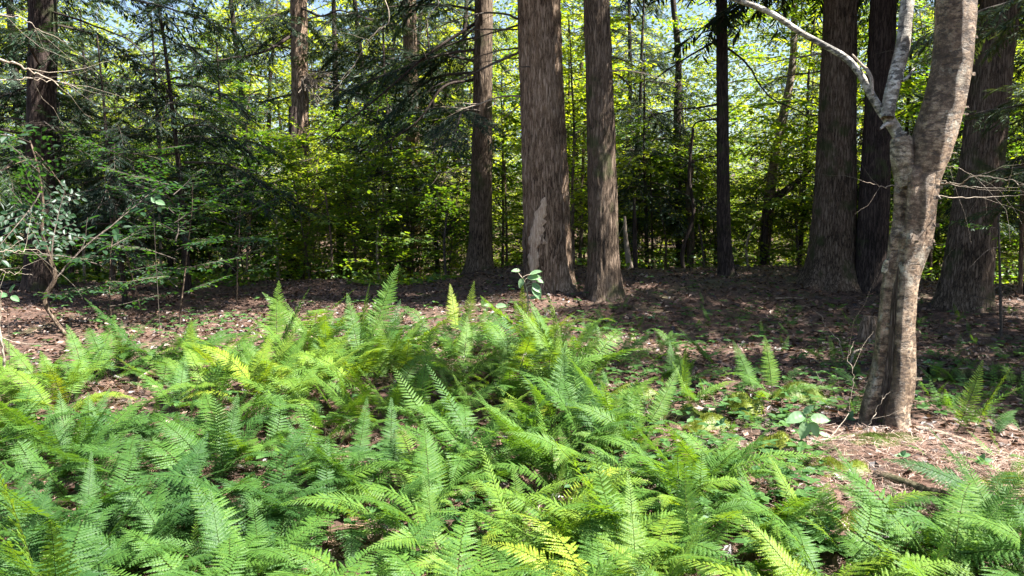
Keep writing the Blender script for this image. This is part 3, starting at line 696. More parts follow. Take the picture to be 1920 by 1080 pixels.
# ------------------------------------------------------------------ other stems the photo shows by themselves
def stem_tree(name, label, cat, pxs, Y, mat, r=None, twigs=0, top=None, amp=.004, tint=.5, leafy=(), n=16, dY=0):
    p0 = pt(pxs[0][0], pxs[0][1], Y); loc = np.array([p0[0], p0[1], H(p0[0], p0[1])])
    t = thing(name, label, cat, loc); A = pathY(pxs, Y, dY)
    A[0][2] = min(A[0][2], loc[2] - .05)
    if top:
        d = nrm(A[-1][:3] - A[-2][:3]); A = np.vstack([A, np.r_[A[-1][:3] + d * top, A[-1][3] * .5]])
    S = smooth_path(A, max(24, 10 * len(pxs))); mb = MB()
    mb.add(*tube(S[:, :3] - loc, S[:, 3], n, lambda rr, s, th: rr * (1 + .10 * vnoise(np.cos(th) * 2, np.sin(th) * 2, s * 5))))
    link('trunk', mb.mesh('trunk', mat, True), t); rg = np.random.default_rng(int(pxs[0][0]))
    for k in range(twigs):
        i = rg.integers(len(S) // 4, len(S)); d = nrm(rg.normal(0, 1, 3) + np.array([0, 0, .4])); mb = MB()
        Q = wander(S[i, :3] - loc, d, rg.uniform(.3, .9), 6, .15, .02, rg); mb.add(*tube(Q, np.linspace(.006, .002, 7), 4))
        link('twig', mb.mesh('twig', mat), t)
    for (j, u, az, sc, tl) in leafy:
        i = int(u * (len(S) - 1)); M = rotm('Z', az) @ rotm('Y', tl) @ np.diag([sc] * 3 + [1]); M = M.copy(); M[:3, 3] = S[i, :3] - loc
        b = link('branch', LBm[j], t, M); b['tint'] = tint + rg.uniform(-.12, .12)
    return t, S
stem_tree('birch_tree', 'pale slim birch leaning behind a dark crooked limb, right of the pole-like trunk', 'birch tree',
    [(1434, 535, 20), (1434, 480, 20), (1438, 410, 20), (1452, 300, 17), (1468, 220, 15), (1486, 120, 13), (1490, 0, 11)], 17, BIRCH_T, top=3, leafy=[(j % 5, .55 + .45 * (j / 14), j * 2.4, 1.5, -.3) for j in range(14)], tint=.75)
stem_tree('leaning_tree', 'dark crooked limb rising to the right in front of the slim pale birch', 'tree',
    [(1430, 540, 12), (1432, 470, 12), (1438, 400, 14), (1455, 372, 14), (1490, 345, 12), (1525, 310, 9)], 16.5, B_DARK, twigs=5)
stem_tree('young_tree', 'dark forked thin stem left of the pole-like trunk', 'tree', [(1283, 510, 9), (1280, 470, 8), (1300, 400, 7), (1292, 330, 6), (1300, 240, 5)], 15.5, B_DARK, twigs=5)
stem_tree('young_tree', 'greyish slanting stem just left of the pole-like trunk', 'tree', [(1292, 500, 13), (1296, 440, 13), (1290, 370, 10), (1300, 300, 8)], 17, B_GREY, twigs=4)
stem_tree('young_tree', 'tall crooked dark stem in hemlock boughs right of the moss-banded trunk', 'tree', [(1275, 500, 12), (1272, 350, 13), (1270, 230, 14), (1272, 110, 12), (1262, 0, 10)], 19, B_DARK, twigs=6, top=3)
stem_tree('young_tree', 'short black stem beside pale dead wood right of the moss-banded trunk', 'tree', [(1192, 500, 9), (1190, 440, 8), (1189, 370, 5)], 15, B_DARK, twigs=3)
stem_tree('dead_snag', 'pale broken snag right of the moss-banded trunk', 'dead tree', [(1184, 500, 14), (1176, 470, 10), (1172, 430, 7), (1171, 405, 5)], 15.6, B_PALE, twigs=3)
stem_tree('dead_snag', 'dark stump in shade among the left undergrowth', 'stump', [(262, 538, 24), (263, 490, 21), (262, 445, 18)], 15.3, B_DARK)
stem_tree('dead_snag', 'short dark stump beyond the bank left of centre', 'stump', [(433, 525, 22), (432, 490, 20), (431, 462, 17)], 16.5, B_DARK)
stem_tree('dead_snag', 'dark trunk pressed against the sunspotted distant trunk', 'tree', [(545, 505, 20), (547, 400, 19), (548, 300, 17), (549, 200, 14)], 20, B_DARK)
stem_tree('young_tree', 'thin spotted stem in the left undergrowth near the stump', 'tree', [(213, 548, 9), (211, 460, 8), (210, 360, 7), (208, 240, 6)], 13.6, B_GREY, twigs=4, leafy=[(0, .9, 0, 1, 0), (1, .8, 2, 1, 0), (2, .95, 4, 1, 0)], tint=.25)
stem_tree('young_tree', 'slim grey sapling stem standing at the right edge', 'sapling', [(1878, 672, 6), (1876, 560, 5), (1874, 480, 4), (1872, 400, 3)], 8.6, B_TWIG, twigs=3, leafy=[(3, .9, 3, .6, 0), (1, .8, 1, .6, 0)], tint=.3)
stem_tree('young_tree', 'orange-brown lit stem at the far right edge', 'tree', [(1912, 615, 9), (1913, 560, 8), (1915, 470, 8), (1918, 300, 7)], 12.5, B_RED, twigs=2)
stem_tree('young_tree', 'pale lit thin stem left of the sunspotted trunk', 'tree', [(520, 512, 6), (520, 460, 5), (518, 400, 4)], 17.5, B_PALE, twigs=3)
for k, (px, top_) in enumerate(((668, 380), (712, 400), (838, 400), (622, 360), (158, 430), (345, 380), (1222, 300), (1405, 420), (1500, 380), (1245, 380), (1740, 300), (1322, 420), (948, 300), (300, 400))):
    t, _ = stem_tree('young_tree', 'x', 'sapling', [(px, 520, 5), (px + random.uniform(-6, 6), 460, 4.5), (px + random.uniform(-14, 14), top_, 3)], random.uniform(15.5, 18), (B_GREY, B_PALE, B_TWIG)[k % 3], twigs=3)
    t['group'] = 'thin stems in the undergrowth'; later(t, px, ('thin grey stem', 'thin pale stem', 'thin brown stem')[k % 3], mark(px))

# crooked pale sapling at the left with layered leaf sprays
lt, LS = stem_tree('crooked_sapling', 'crooked pale sapling snaking down in front of the dark trunk at far left', 'sapling',
    [(132, 608, 6), (96, 590, 7.5), (84, 560, 8), (103, 520, 8), (92, 480, 7), (80, 440, 5.5), (80, 370, 4.5), (70, 310, 3.5), (55, 260, 2.5)], 8.2, B_GREY, twigs=4, n=12)
rg = np.random.default_rng(8)
for k in range(8):
    px, py = rg.uniform(-60, 330), rg.uniform(210, 460); Y = rg.uniform(6.8, 9.5)
    p = pt(px, py, Y) - np.array(lt.location); s = rg.uniform(.55, .95)
    i = rg.integers(30, len(LS)); j = int(rg.integers(0, 3)); start = LS[i, :3] - np.array(lt.location)
    d = p - start; M = frame(d, (rg.normal(0, .1), rg.normal(0, .1), 1), start, max(s, np.linalg.norm(d) / LBL[j]) if np.linalg.norm(d) < 1.7 else 1.4)
    b = link('branch', LBm[j], lt, M); b['tint'] = rg.uniform(-.3, .0)  # low tint: shade at the left is put into the leaf colour
rg = np.random.default_rng(18)
sp_list = [(330, 330, 9.5), (200, 430, 9.2), (260, 260, 11), (440, 340, 12)]
for q, (px, topy, Y) in enumerate(sp_list):
    x = (px - 960) / FPX * Y; loc = (x, Y, H(x, Y)); zt = pt(px, topy, Y)[2] - loc[2]
    t = thing('young_beech', 'x', 'sapling', loc, 'dark leafy saplings at the left'); later(t, px, 'shade-tinted young beech with layered leaves', mark(px))
    link('trunk', thin_trunk(zt, .013, 90 + q, B_GREY), t)
    nb = int(zt * 7)
    for k in range(nb):
        s = rg.uniform(.6, .95); z = zt * (.2 + .8 * k / nb); M = rotm('Z', k * 2.4 + rg.uniform(-.5, .5)) @ rotm('Y', rg.uniform(-.25, .1)) @ np.diag([s, s, s, 1]); M = M.copy(); M[:3, 3] = (0, 0, z)
        b = link('branch', LBm[int(rg.integers(0, 4))], t, M); b['tint'] = rg.uniform(-.3, .05)  # leaf colour darkened here too, standing in for shade
# bare near twigs at the left edge
def twig_thing(label, pxs, Y0, Y1, r0, mat=B_PALE, side=4, seed=0, group=None, name='bare_twig', cat='twig'):
    o = limb(None, pxs, Y0, Y1, r0, r0 * .35, mat, name, side, seed); tag(o, label, cat, group); return o
twig_thing('thick pale dead branch entering at the upper left edge', [(-60, 88), (20, 118), (70, 140), (108, 160)], 4.6, 4.8, .010, seed=31, name='dead_branch', cat='branch')
twig_thing('thin pale twig arcing at upper left under the thick dead branch', [(-40, 150), (40, 148), (90, 152), (150, 165)], 4.6, 5.0, .004, seed=32)
twig_thing('pale hair-thin twig near the top left corner', [(-40, 22), (40, 35), (80, 62), (130, 80)], 5, 5.3, .004, seed=33)
twig_thing('bare white twig at the left edge above the ground', [(-40, 466), (20, 472), (60, 470), (92, 478)], 5, 5.4, .004, seed=34)
twig_thing('lower bare white twig at the left edge', [(-40, 498), (10, 510), (60, 518)], 5, 5.3, .003, seed=35)
twig_thing('pale upright stick cut off by the left edge', [(10, 690), (3, 650), (-2, 600), (2, 545)], 5.6, 5.5, .012, seed=36, side=3, name='dead_stick', cat='stick')
twig_thing('long curved bare twig hanging from top near centre', [(715, -20), (728, 40), (690, 75), (660, 130), (640, 148)], 9, 9.2, .007, seed=37)
twig_thing('small forked bare twig at top centre left of the flared trunk', [(800, -10), (822, 5), (795, 40), (770, 60)], 9, 9.1, .006, seed=38)

# ------------------------------------------------------------------ undergrowth and woods behind
CR_B = [crown_mesh('bush', 3.6, .3, 200 + i, 44) for i in range(5)]
CR_M = [crown_mesh('bush', 6.5, .8, 210 + i, 60, 1.15) for i in range(3)]
CR_T = [crown_mesh('tall', 13, 3.5, 220 + i, 42, 1.0) for i in range(3)]
CR_H = [crown_mesh('hemlock', 8, 2.3, 230 + i, 34, .85) for i in range(3)]
CR_H2 = [crown_mesh('hemlock', 16, 3, 240 + i, 46, 1.1) for i in range(2)]
TK = {'b': [thin_trunk(3.4, .025, 300 + i, B_GREY) for i in range(3)], 'm': [thin_trunk(6.2, .05, 310 + i, B_GREY) for i in range(3)],
      't': [thin_trunk(12.5, .14, 320 + i, B_GREY, .02) for i in range(3)], 'h': [thin_trunk(7.8, .08, 330 + i, B_DARK, .02) for i in range(2)], 'H': [thin_trunk(15.5, .18, 340 + i, B_DARK, .015) for i in range(2)]}
SETS = {'b': CR_B, 'm': CR_M, 't': CR_T, 'h': CR_H, 'H': CR_H2}
HTS = {'b': 3.6, 'm': 6.5, 't': 13, 'h': 8, 'H': 16}
INFO = {'b': ('leafy_sapling', 'leafy green sapling', 'sapling', 'broadleaf saplings in the undergrowth'), 'm': ('young_tree', 'bright-leaved young tree', 'tree', 'young broadleaf trees'),
        't': ('forest_tree', 'tall broadleaf tree', 'tree', 'tall broadleaf trees in the background'), 'h': ('young_hemlock', 'dark young hemlock', 'hemlock tree', 'young hemlocks'), 'H': ('hemlock_tree', 'tall dark hemlock', 'hemlock tree', 'tall hemlocks in the background')}
rt = np.random.default_rng(77)
def bgtree(kind, px, Y, s=1.0, tint=.6):
    x = (px - 960) / FPX * Y; z = H(x, Y); nm, what, cat, grp = INFO[kind]
    t = thing(nm, 'x', cat, (x, Y, z), grp, (0, 0, rt.uniform(0, 6.28)))
    sv = s * rt.uniform(.85, 1.15); t.scale = (sv, sv, sv)
    link('trunk', TK[kind][rt.integers(len(TK[kind]))], t)
    c = link('crown', SETS[kind][rt.integers(len(SETS[kind]))], t); c['tint'] = float(tint + rt.uniform(-.15, .15))
    row = 'just beyond the bank' if Y < 19 else ('farther back' if Y < 28 else 'far off')
    later(t, px, what + ' ' + row, mark(px))
# undergrowth belt
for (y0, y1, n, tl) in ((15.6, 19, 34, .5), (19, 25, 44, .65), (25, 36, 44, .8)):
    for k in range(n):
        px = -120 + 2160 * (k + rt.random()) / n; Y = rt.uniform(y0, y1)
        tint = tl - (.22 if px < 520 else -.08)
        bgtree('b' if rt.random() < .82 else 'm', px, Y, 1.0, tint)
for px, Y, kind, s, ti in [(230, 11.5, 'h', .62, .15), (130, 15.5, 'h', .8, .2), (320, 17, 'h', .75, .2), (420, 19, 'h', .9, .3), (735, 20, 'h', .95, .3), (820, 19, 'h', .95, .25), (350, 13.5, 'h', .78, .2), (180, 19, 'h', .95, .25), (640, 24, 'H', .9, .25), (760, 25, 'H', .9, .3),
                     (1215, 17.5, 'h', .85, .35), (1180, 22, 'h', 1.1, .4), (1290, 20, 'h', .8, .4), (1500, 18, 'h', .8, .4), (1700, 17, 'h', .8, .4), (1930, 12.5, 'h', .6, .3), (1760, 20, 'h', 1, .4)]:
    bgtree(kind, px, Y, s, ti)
for px, Y, kind, s, ti in [(60, 26, 'H', 1, .3), (480, 30, 'H', .9, .3), (700, 31, 'H', .9, .3), (850, 29, 'H', .9, .35), (1170, 31, 'H', .8, .4), (1640, 33, 'H', .9, .4), (170, 32, 'H', .8, .4), (-60, 22, 'H', 1, .3), (2000, 22, 'H', 1, .4)]:
    bgtree(kind, px, Y, s, ti)
for k in range(22):
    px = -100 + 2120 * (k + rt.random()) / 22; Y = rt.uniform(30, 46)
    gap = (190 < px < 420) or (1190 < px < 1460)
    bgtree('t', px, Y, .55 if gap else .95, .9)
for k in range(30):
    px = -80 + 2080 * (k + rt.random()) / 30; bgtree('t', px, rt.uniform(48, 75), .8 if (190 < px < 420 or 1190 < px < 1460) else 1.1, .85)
mb = MB(); n = 34000; y = 13.9 + 26 * rt.random(n) ** 1.4; x = rt.uniform(-1, 1, n) * (y * .75 + 1); cl = vnoise(x * .7, y * .7 + 40)
kp = (y > 15.4) | ((x < -1) & (vnoise(x * 1.1, y * 1.1 + 3) > -.1)); x, y, cl = x[kp], y[kp], cl[kp]; n = len(x)
hh = rt.random(n) ** 1.3 * (.55 + .35 * cl) * sstep(13.5, 18, y) * 1.5 + .03
mb.inst(LEAF, frames_batch(np.stack([x, y, hgt(x, y) + hh], -1), rt.random(n) * 6.28, rt.normal(0, .4, n), rt.normal(.1, .35, n), rt.uniform(.07, .15, n)))
o = link('undergrowth', mb.mesh('undergrowth', BEECH)); o['kind'] = 'stuff'; o['tint'] = .5
mb = MB(); n = 150000; y = rt.uniform(52, 92, n); x = rt.uniform(-1, 1, n) * y * .85; pxx = 960 + FPX * x / y
top = 25 + 4 * vnoise(x * .12, y * .1) + 3 * vnoise(x * .5, y * .4) - 10 * np.exp(-((pxx - 300) / 130) ** 2) - 8 * np.exp(-((pxx - 1300) / 140) ** 2) - 6 * np.exp(-((pxx - 610) / 60) ** 2)
zz = rt.random(n) * np.maximum(top, 2)
mb.inst((NEED_T[0] * [1, 3.2, 1], NEED_T[1]), frames_batch(np.stack([x, y, hgt(x, y) + zz], -1), rt.random(n) * 6.28, rt.normal(0, .6, n), rt.normal(.1, .5, n), rt.uniform(.22, .5, n)))
o = link('distant_woods', mb.mesh('distant_woods', FAR)); o['kind'] = 'stuff'; o['tint'] = .55
# bright maple beside the thick trunk
for px, Y, s in ((1075, 14.6, .8), (1085, 17, 1.0)): bgtree('m', px, Y, s, .85)
# unseen trees added beside and behind the viewpoint to shade the clearing
for q, (x, y, s, kind, side) in enumerate([(8.6, 5.0, .8, 'H', 'beside the clearing outside the right edge, nearest'), (14, 6.5, .9, 'H', 'well outside the right edge'), (9.5, -1.5, .8, 't', 'behind the viewer to the right'), (10.4, 7.4, 1.0, 'H', 'outside the right edge level with the leaning trunk'), (13.5, 12.0, 1.0, 'H', 'outside the right edge beyond the leaning trunk'), (9.6, 11.6, 1.0, 't', 'just outside the right edge level with the leaning trunk'), (11.8, 13.6, .9, 't', 'outside the right edge level with the pole-like trunk'), (-11, 3, .9, 'H', 'outside the left edge beside the ferns'), (-8, -6, 1, 't', 'behind the viewer to the left')]):
    nm, what, cat, grp = INFO[kind]
    t = thing(nm, ('tall dark hemlock ' if kind == 'H' else 'tall broadleaf tree ') + side, cat, (x, y, H(x, y)), 'unseen trees added for shade', (0, 0, q * 1.3))
    t.scale = (s, s, s)
    link('trunk', TK[kind][q % 2], t); link('crown', SETS[kind][q % 2], t)['tint'] = .4

# young hemlock sprays hanging in at the right edge
x, y = gp(1960, 700)[:2]
t = thing('young_hemlock', 'small hemlock with drooping green boughs at the right edge', 'hemlock tree', (x + .3, y, H(x + .3, y)))
link('trunk', thin_trunk(4.6, .04, 401, B_DARK), t)
for k in range(26):
    s = rt.uniform(.3, .5); M = rotm('Z', k * 2.4) @ rotm('Y', rt.uniform(-.1, .2)) @ np.diag([s, s, s, 1]); M = M.copy(); M[:3, 3] = (0, 0, 1.3 + 3.2 * k / 26)
    link('branch', HBm[int(rt.integers(0, 4))], t, M)['tint'] = .75

# ------------------------------------------------------------------ ferns
def pinna(nl=9, seed=0):
    r = np.random.default_rng(seed); V = []; F = []; dx = 1 / nl
    for sd in (1, -1):
        for k in range(nl):
            x0 = k * dx + .01; x1 = x0 + dx * .92; u = (k + .5) / nl
            w = .150 * (1 - u ** 1.9) ** .8 * min(1, .72 + u * 1.6) + .01
            b = len(V); z = -.02 + r.normal(0, .012)
            V += [(x0, 0, -.10 * u * u), (x1, 0, -.10 * u * u), (x1 + dx * .38, sd * w * .86, z - .12 * u * u), (x0 + dx * .62, sd * w, z - .12 * u * u)]
            F.append((b, b + 1, b + 2, b + 3) if sd > 0 else (b + 3, b + 2, b + 1, b))
    return np.array(V, float), np.array(F)
PIN = [pinna(9, 1), pinna(8, 2), pinna(10, 3)]
PIN_LOW = pinna(4, 5)
PINm = []
for p in PIN: m_ = MB(); m_.add(*p); PINm.append(m_.mesh('leaflet', FERN))
def frond_spec(seed, L, wid, e0, e1, bare=.18, npair=22, sway=.0):
    """rachis curve plus the placement of every leaflet"""
    r = np.random.default_rng(seed); n = 24; P = [np.zeros(3)]; az = 0
    for k in range(n):
        t = (k + .5) / n; e = e0 + (e1 - e0) * t ** 1.15; az += sway / n + r.normal(0, .015)
        P.append(P[-1] + L / n * np.array([math.cos(e) * math.cos(az), math.cos(e) * math.sin(az), math.sin(e)]))
    P = np.array(P); ms = []
    for k in range(npair):
        t = bare + (1 - bare) * ((k + .3) / npair) ** .93
        i = min(int(t * n), n - 1); p = P[i] + (P[i + 1] - P[i]) * (t * n - i); T = nrm(P[i + 1] - P[i]); u = (t - bare) / (1 - bare)
        l = wid * (min(1, .50 + 2.2 * u)) * (1 - u ** 1.35) ** .92 + .006
        Sd = nrm(np.cross([0, 0, 1], T) if abs(T[2]) < .97 else np.cross([-1, 0, 0], T)); Nn = np.cross(T, Sd)
        for sd in (1, -1):
            ang = .18 + .62 * u + r.normal(0, .05)
            d = nrm(Sd * sd * math.cos(ang) + T * math.sin(ang) + Nn * r.normal(-.10 + .1 * u, .09))
            up = Nn + T * r.normal(.12, .1) + Sd * sd * r.normal(.1, .1)
            s = l * r.uniform(.88, 1.08)
            if r.random() < .02: s *= .4
            wy = min(.056, max(s, .03) * .85)
            ms.append((int(r.integers(0, 3)), frame(d, up, p + T * .004 * sd, (s, wy * 1.05, s))))
    return P, ms
SPECS = []
for k in range(14):
    r = np.random.default_rng(500 + k)
    e0 = R(r.uniform(42, 76)); e1 = [R(r.uniform(-45, 2)), R(r.uniform(15, 50)), R(r.uniform(50, 74))][(0, 0, 1, 0, 1, 2, 0, 1, 0, 1, 0, 0, 2, 1)[k]]
    if k in (5, 12): e0, e1 = R(82), R(66)
    SPECS.append(frond_spec(600 + k, r.uniform(.56, .78), r.uniform(.085, .130), e0, e1, r.uniform(.18, .30), int(r.uniform(27, 36)), r.uniform(-.5, .5)))
FRm, RAm = [], []
for P, ms in SPECS:
    rb = MB(); rb.add(*tube(P, np.linspace(.0022, .0007, len(P)), 4)); RAm.append(rb.mesh('frond', STEM))
    mb = MB(); mb.add(*tube(P, np.linspace(.0022, .0007, len(P)), 4), 1)
    for j in range(3): mb.inst(PIN[j], np.array([M for q, M in ms if q == j]))
    FRm.append(mb.mesh('frond', [FERN, STEM]))
DEADF = []
for k in (0, 3, 6):
    mb = MB(); P, ms = SPECS[k]; mb.add(*tube(P, np.linspace(.002, .0007, len(P)), 4))
    for j in range(3): mb.inst(PIN[j] if False else (PIN[j][0] * [1, .55, 2.5], PIN[j][1]), np.array([M for q, M in ms if q == j]))
    DEADF.append(mb.mesh('dead_frond', GRASS))
UPR = [5, 12]; MIDS = [2, 4, 7, 9, 13]; ARC = [0, 1, 3, 6, 8, 10, 11]
rf = np.random.default_rng(99)
def place_frond(t, k, M, tint, split):
    if not split:
        link('frond', FRm[k], t, M)['tint'] = float(tint); return
    fo = link('frond', RAm[k], t, M); fo['tint'] = float(tint)
    for j, Mp in SPECS[k][1]:
        link('leaflet', PINm[j], fo, Mp)['tint'] = float(tint)
def zone(px, py):
    row = 'in front' if py > 930 else ('in mid-bed' if py > 760 else ('at the bed\'s back' if py > 660 else 'behind the bed'))
    L = [(180, 'at far left'), (420, 'left'), (640, 'left of centre'), (860, 'below the flared trunk'), (1060, 'below the wounded trunk'), (1240, 'below the moss-banded trunk'), (1420, 'below the pole-like trunk'), (1600, 'left of the birch foot'), (1760, 'by the birch foot')]
    for a, s in L:
        if px < a: return row + ', ' + s
    return row + ', at far right'
NF = [0]
def fern(x, y, s, nf, tint, kinds=None, az0=None, split=False, lean=0.0, what=None):
    loc = (x, y, H(x, y) - .01); px, py = pix(loc)
    t = thing('fern', 'x', 'fern', loc, 'ferns carpeting the clearing'); NF[0] += 1
    for k in range(nf):
        az = (az0 if az0 is not None else rf.uniform(0, 6.28)) + (k * 2.4 + rf.uniform(-.6, .6) if az0 is None else rf.uniform(-.35, .35) + (k - (nf - 1) / 2) * .8)
        kk = int(rf.choice(kinds if kinds is not None else (ARC + MIDS + MIDS)))
        sc = s * rf.uniform(.75, 1.12)
        M = rotm('Z', az) @ rotm('Y', rf.normal(lean, .12)) @ rotm('X', rf.normal(0, .22)) @ np.diag([sc, sc * rf.uniform(.9, 1.1), sc, 1]); M = M.copy()
        M[:3, 3] = (rf.normal(0, .05), rf.normal(0, .05), 0)
        if k == nf - 1 and nf > 3 and rf.random() < .22:
            M = M @ rotm('Y', .5) @ np.diag([.9, .7, .9, 1]); dfo = link('dead_frond', DEADF[int(rf.integers(0, 3))], t, M); dfo['tint'] = float(rf.uniform(.6, 1)); dfo['label'] = 'withered brown frond'; continue
        place_frond(t, kk, M, np.clip(tint + rf.normal(0, .08), 0, 1), split)
    c = 'yellow-green' if tint > .62 else ('deep green' if tint < .36 else 'fresh green'); z = 'small' if s < .62 else ('tall' if s > .95 else 'mid-sized')
    later(t, px, what or f'{z} {c} fern', zone(px, py))
    return t
# single ferns that stand out in the photo: px, py of the foot, scale, fronds, tint, frond kinds, azimuth
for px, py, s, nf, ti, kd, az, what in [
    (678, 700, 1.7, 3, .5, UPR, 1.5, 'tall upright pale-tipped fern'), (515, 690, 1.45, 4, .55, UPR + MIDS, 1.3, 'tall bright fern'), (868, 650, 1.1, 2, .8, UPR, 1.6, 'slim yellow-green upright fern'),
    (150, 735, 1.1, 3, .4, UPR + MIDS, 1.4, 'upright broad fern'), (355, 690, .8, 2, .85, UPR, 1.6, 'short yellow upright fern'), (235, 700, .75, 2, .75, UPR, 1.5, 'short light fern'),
    (540, 760, 1.1, 5, .7, ARC + MIDS, None, 'sunlit yellow-green fern'), (470, 760, 1.0, 5, .72, ARC + MIDS, None, 'brightest sunlit fern'), (600, 960, .85, 2, .6, ARC, .6, 'yellow-tipped arching fern'),  # the two sunlit ferns carry their sunlight in a yellower tint
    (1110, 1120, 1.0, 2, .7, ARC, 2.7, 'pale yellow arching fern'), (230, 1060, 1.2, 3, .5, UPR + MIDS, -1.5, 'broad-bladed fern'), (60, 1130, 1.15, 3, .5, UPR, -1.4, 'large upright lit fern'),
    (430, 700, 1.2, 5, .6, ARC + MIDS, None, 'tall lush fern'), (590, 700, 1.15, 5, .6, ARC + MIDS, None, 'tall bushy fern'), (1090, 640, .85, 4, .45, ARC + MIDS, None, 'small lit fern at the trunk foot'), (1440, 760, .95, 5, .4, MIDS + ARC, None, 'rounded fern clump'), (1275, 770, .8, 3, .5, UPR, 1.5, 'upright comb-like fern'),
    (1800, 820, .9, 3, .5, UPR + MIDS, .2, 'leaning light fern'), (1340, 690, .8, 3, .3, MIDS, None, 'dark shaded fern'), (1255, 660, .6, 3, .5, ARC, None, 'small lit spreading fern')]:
    p = gp(px, min(py, 1078)) if py <= 1078 else np.array([(px - 960) / FPX * 2.6, 2.6, 0]); fern(p[0], p[1], s, nf, ti, kd, az, split=False, what=what)
# the bed itself
pts_ = []
def dens(px, py, x, y):
    """how much fern grows at a ground point"""
    if y < 1.55: return 0
    back = np.interp(px, [-300, 0, 150, 400, 600, 800, 1000, 1150, 1250, 1500, 1700, 2200], [740, 735, 700, 672, 655, 655, 655, 660, 655, 670, 700, 720])
    if py < back: return 0.0
    d = 1.0
    if px > 1080: d = .38 if py < 830 else .72
    if px > 1400 and py < 960: d = .30
    if px > 1560 and 780 < py < 1050: d = .10
    if px > 1250 and 745 < py < 880: d *= .45
    if 780 < px < 960 and 660 < py < 730: d *= .5
    if 560 < px < 780 and 830 < py < 1000: d *= .25
    return d * (.65 + .5 * float(vnoise(x * 1.3 + 4, y * 1.3)))
tries = 0
while len(pts_) < 262 and tries < 60000:
    tries += 1
    y = rf.uniform(1.6, 9.0); x = rf.uniform(-1, 1) * (y * .74 + .35); px, py = pix((x, y, H(x, y)))
    if rf.random() > dens(px, py, x, y): continue
    md = .165 if y < 5 else .22
    if any((x - a) ** 2 + (y - b) ** 2 < md * md for a, b in pts_): continue
    if (x - bb[0]) ** 2 + (y - bb[1]) ** 2 < .3 ** 2: continue
    pts_.append((x, y))
pts_.sort(key=lambda q: q[1])
for q, (x, y) in enumerate(pts_):
    px, py = pix((x, y, 0)); small = px > 1200 and py < 900
    s = rf.uniform(.42, .66) if small else rf.uniform(.66, 1.05)
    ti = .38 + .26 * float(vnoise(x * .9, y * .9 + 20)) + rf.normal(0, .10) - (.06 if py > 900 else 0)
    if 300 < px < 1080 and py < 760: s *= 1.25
    if 380 < px < 620 and 660 < py < 800: ti += .2  # sun-struck patch of the bed painted in by a yellower tint
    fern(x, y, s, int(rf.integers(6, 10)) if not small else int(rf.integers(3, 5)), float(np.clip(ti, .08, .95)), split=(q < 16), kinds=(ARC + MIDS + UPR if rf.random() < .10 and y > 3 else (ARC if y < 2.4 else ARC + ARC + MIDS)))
# small ferns and herbs nobody could count, in the shade behind and on the right
mb = MB()
for k in range(290):
    px, py = rf.uniform(1060, 1960), rf.uniform(570, 800)
    if rf.random() < .35: px, py = rf.uniform(1200, 1960), rf.uniform(800, 1060)
    if rf.random() < .22: px, py = rf.uniform(820, 1200), rf.uniform(580, 680)
    if px > 1560 and 815 < py < 975 and rf.random() < .75: continue
    p = gp(px, py)
    for q in range(int(rf.integers(2, 5))):
        kk = int(rf.integers(0, 14)); sc = rf.uniform(.2, .52); M = rotm('Z', rf.uniform(0, 6.28)) @ rotm('Y', rf.uniform(0, .35)) @ np.diag([sc] * 3 + [1]); M = M.copy(); M[:3, 3] = p
        for j in range(3): mb.inst(PIN_LOW, M @ np.array([m for a, m in SPECS[kk][1][j::3]][::1]) if j < 2 else [])
o = link('fern_undergrowth', mb.mesh('fern_undergrowth', FERN)); o['kind'] = 'stuff'; o['tint'] = .32
M = []; M2 = []
for k in range(2300):
    px, py = (rf.uniform(1080, 2000), rf.uniform(585, 1075)) if rf.random() < .7 else (rf.uniform(0, 1300), rf.uniform(600, 1070))
    if rf.random() < .2: px, py = rf.uniform(100, 1500), rf.uniform(560, 640)
    if px > 1540 and 800 < py < 980: continue
    yy = pt(px, py, 1); g0 = pt(px, py, CAM_Z / max(1e-3, -(yy[2] - CAM_Z))); x, y = g0[0], min(g0[1], 14.5)
    if y > 14: continue
    z = H(x, y); hh = rf.uniform(.02, .13); nl = int(rf.integers(3, 6)); a0 = rf.uniform(0, 6.28)
    for q in range(nl):
        a = a0 + q * 6.28 / nl; M.append(frame((math.cos(a), math.sin(a), rf.uniform(-.15, .3)), (rf.normal(0, .2), rf.normal(0, .2), 1), (x, y, z + hh), rf.uniform(.03, .075)))
mb = MB(); mb.inst(leaf_T(.33), np.array(M)); o = link('herb_layer', mb.mesh('herb_layer', HERB)); o['kind'] = 'stuff'; o['tint'] = .45

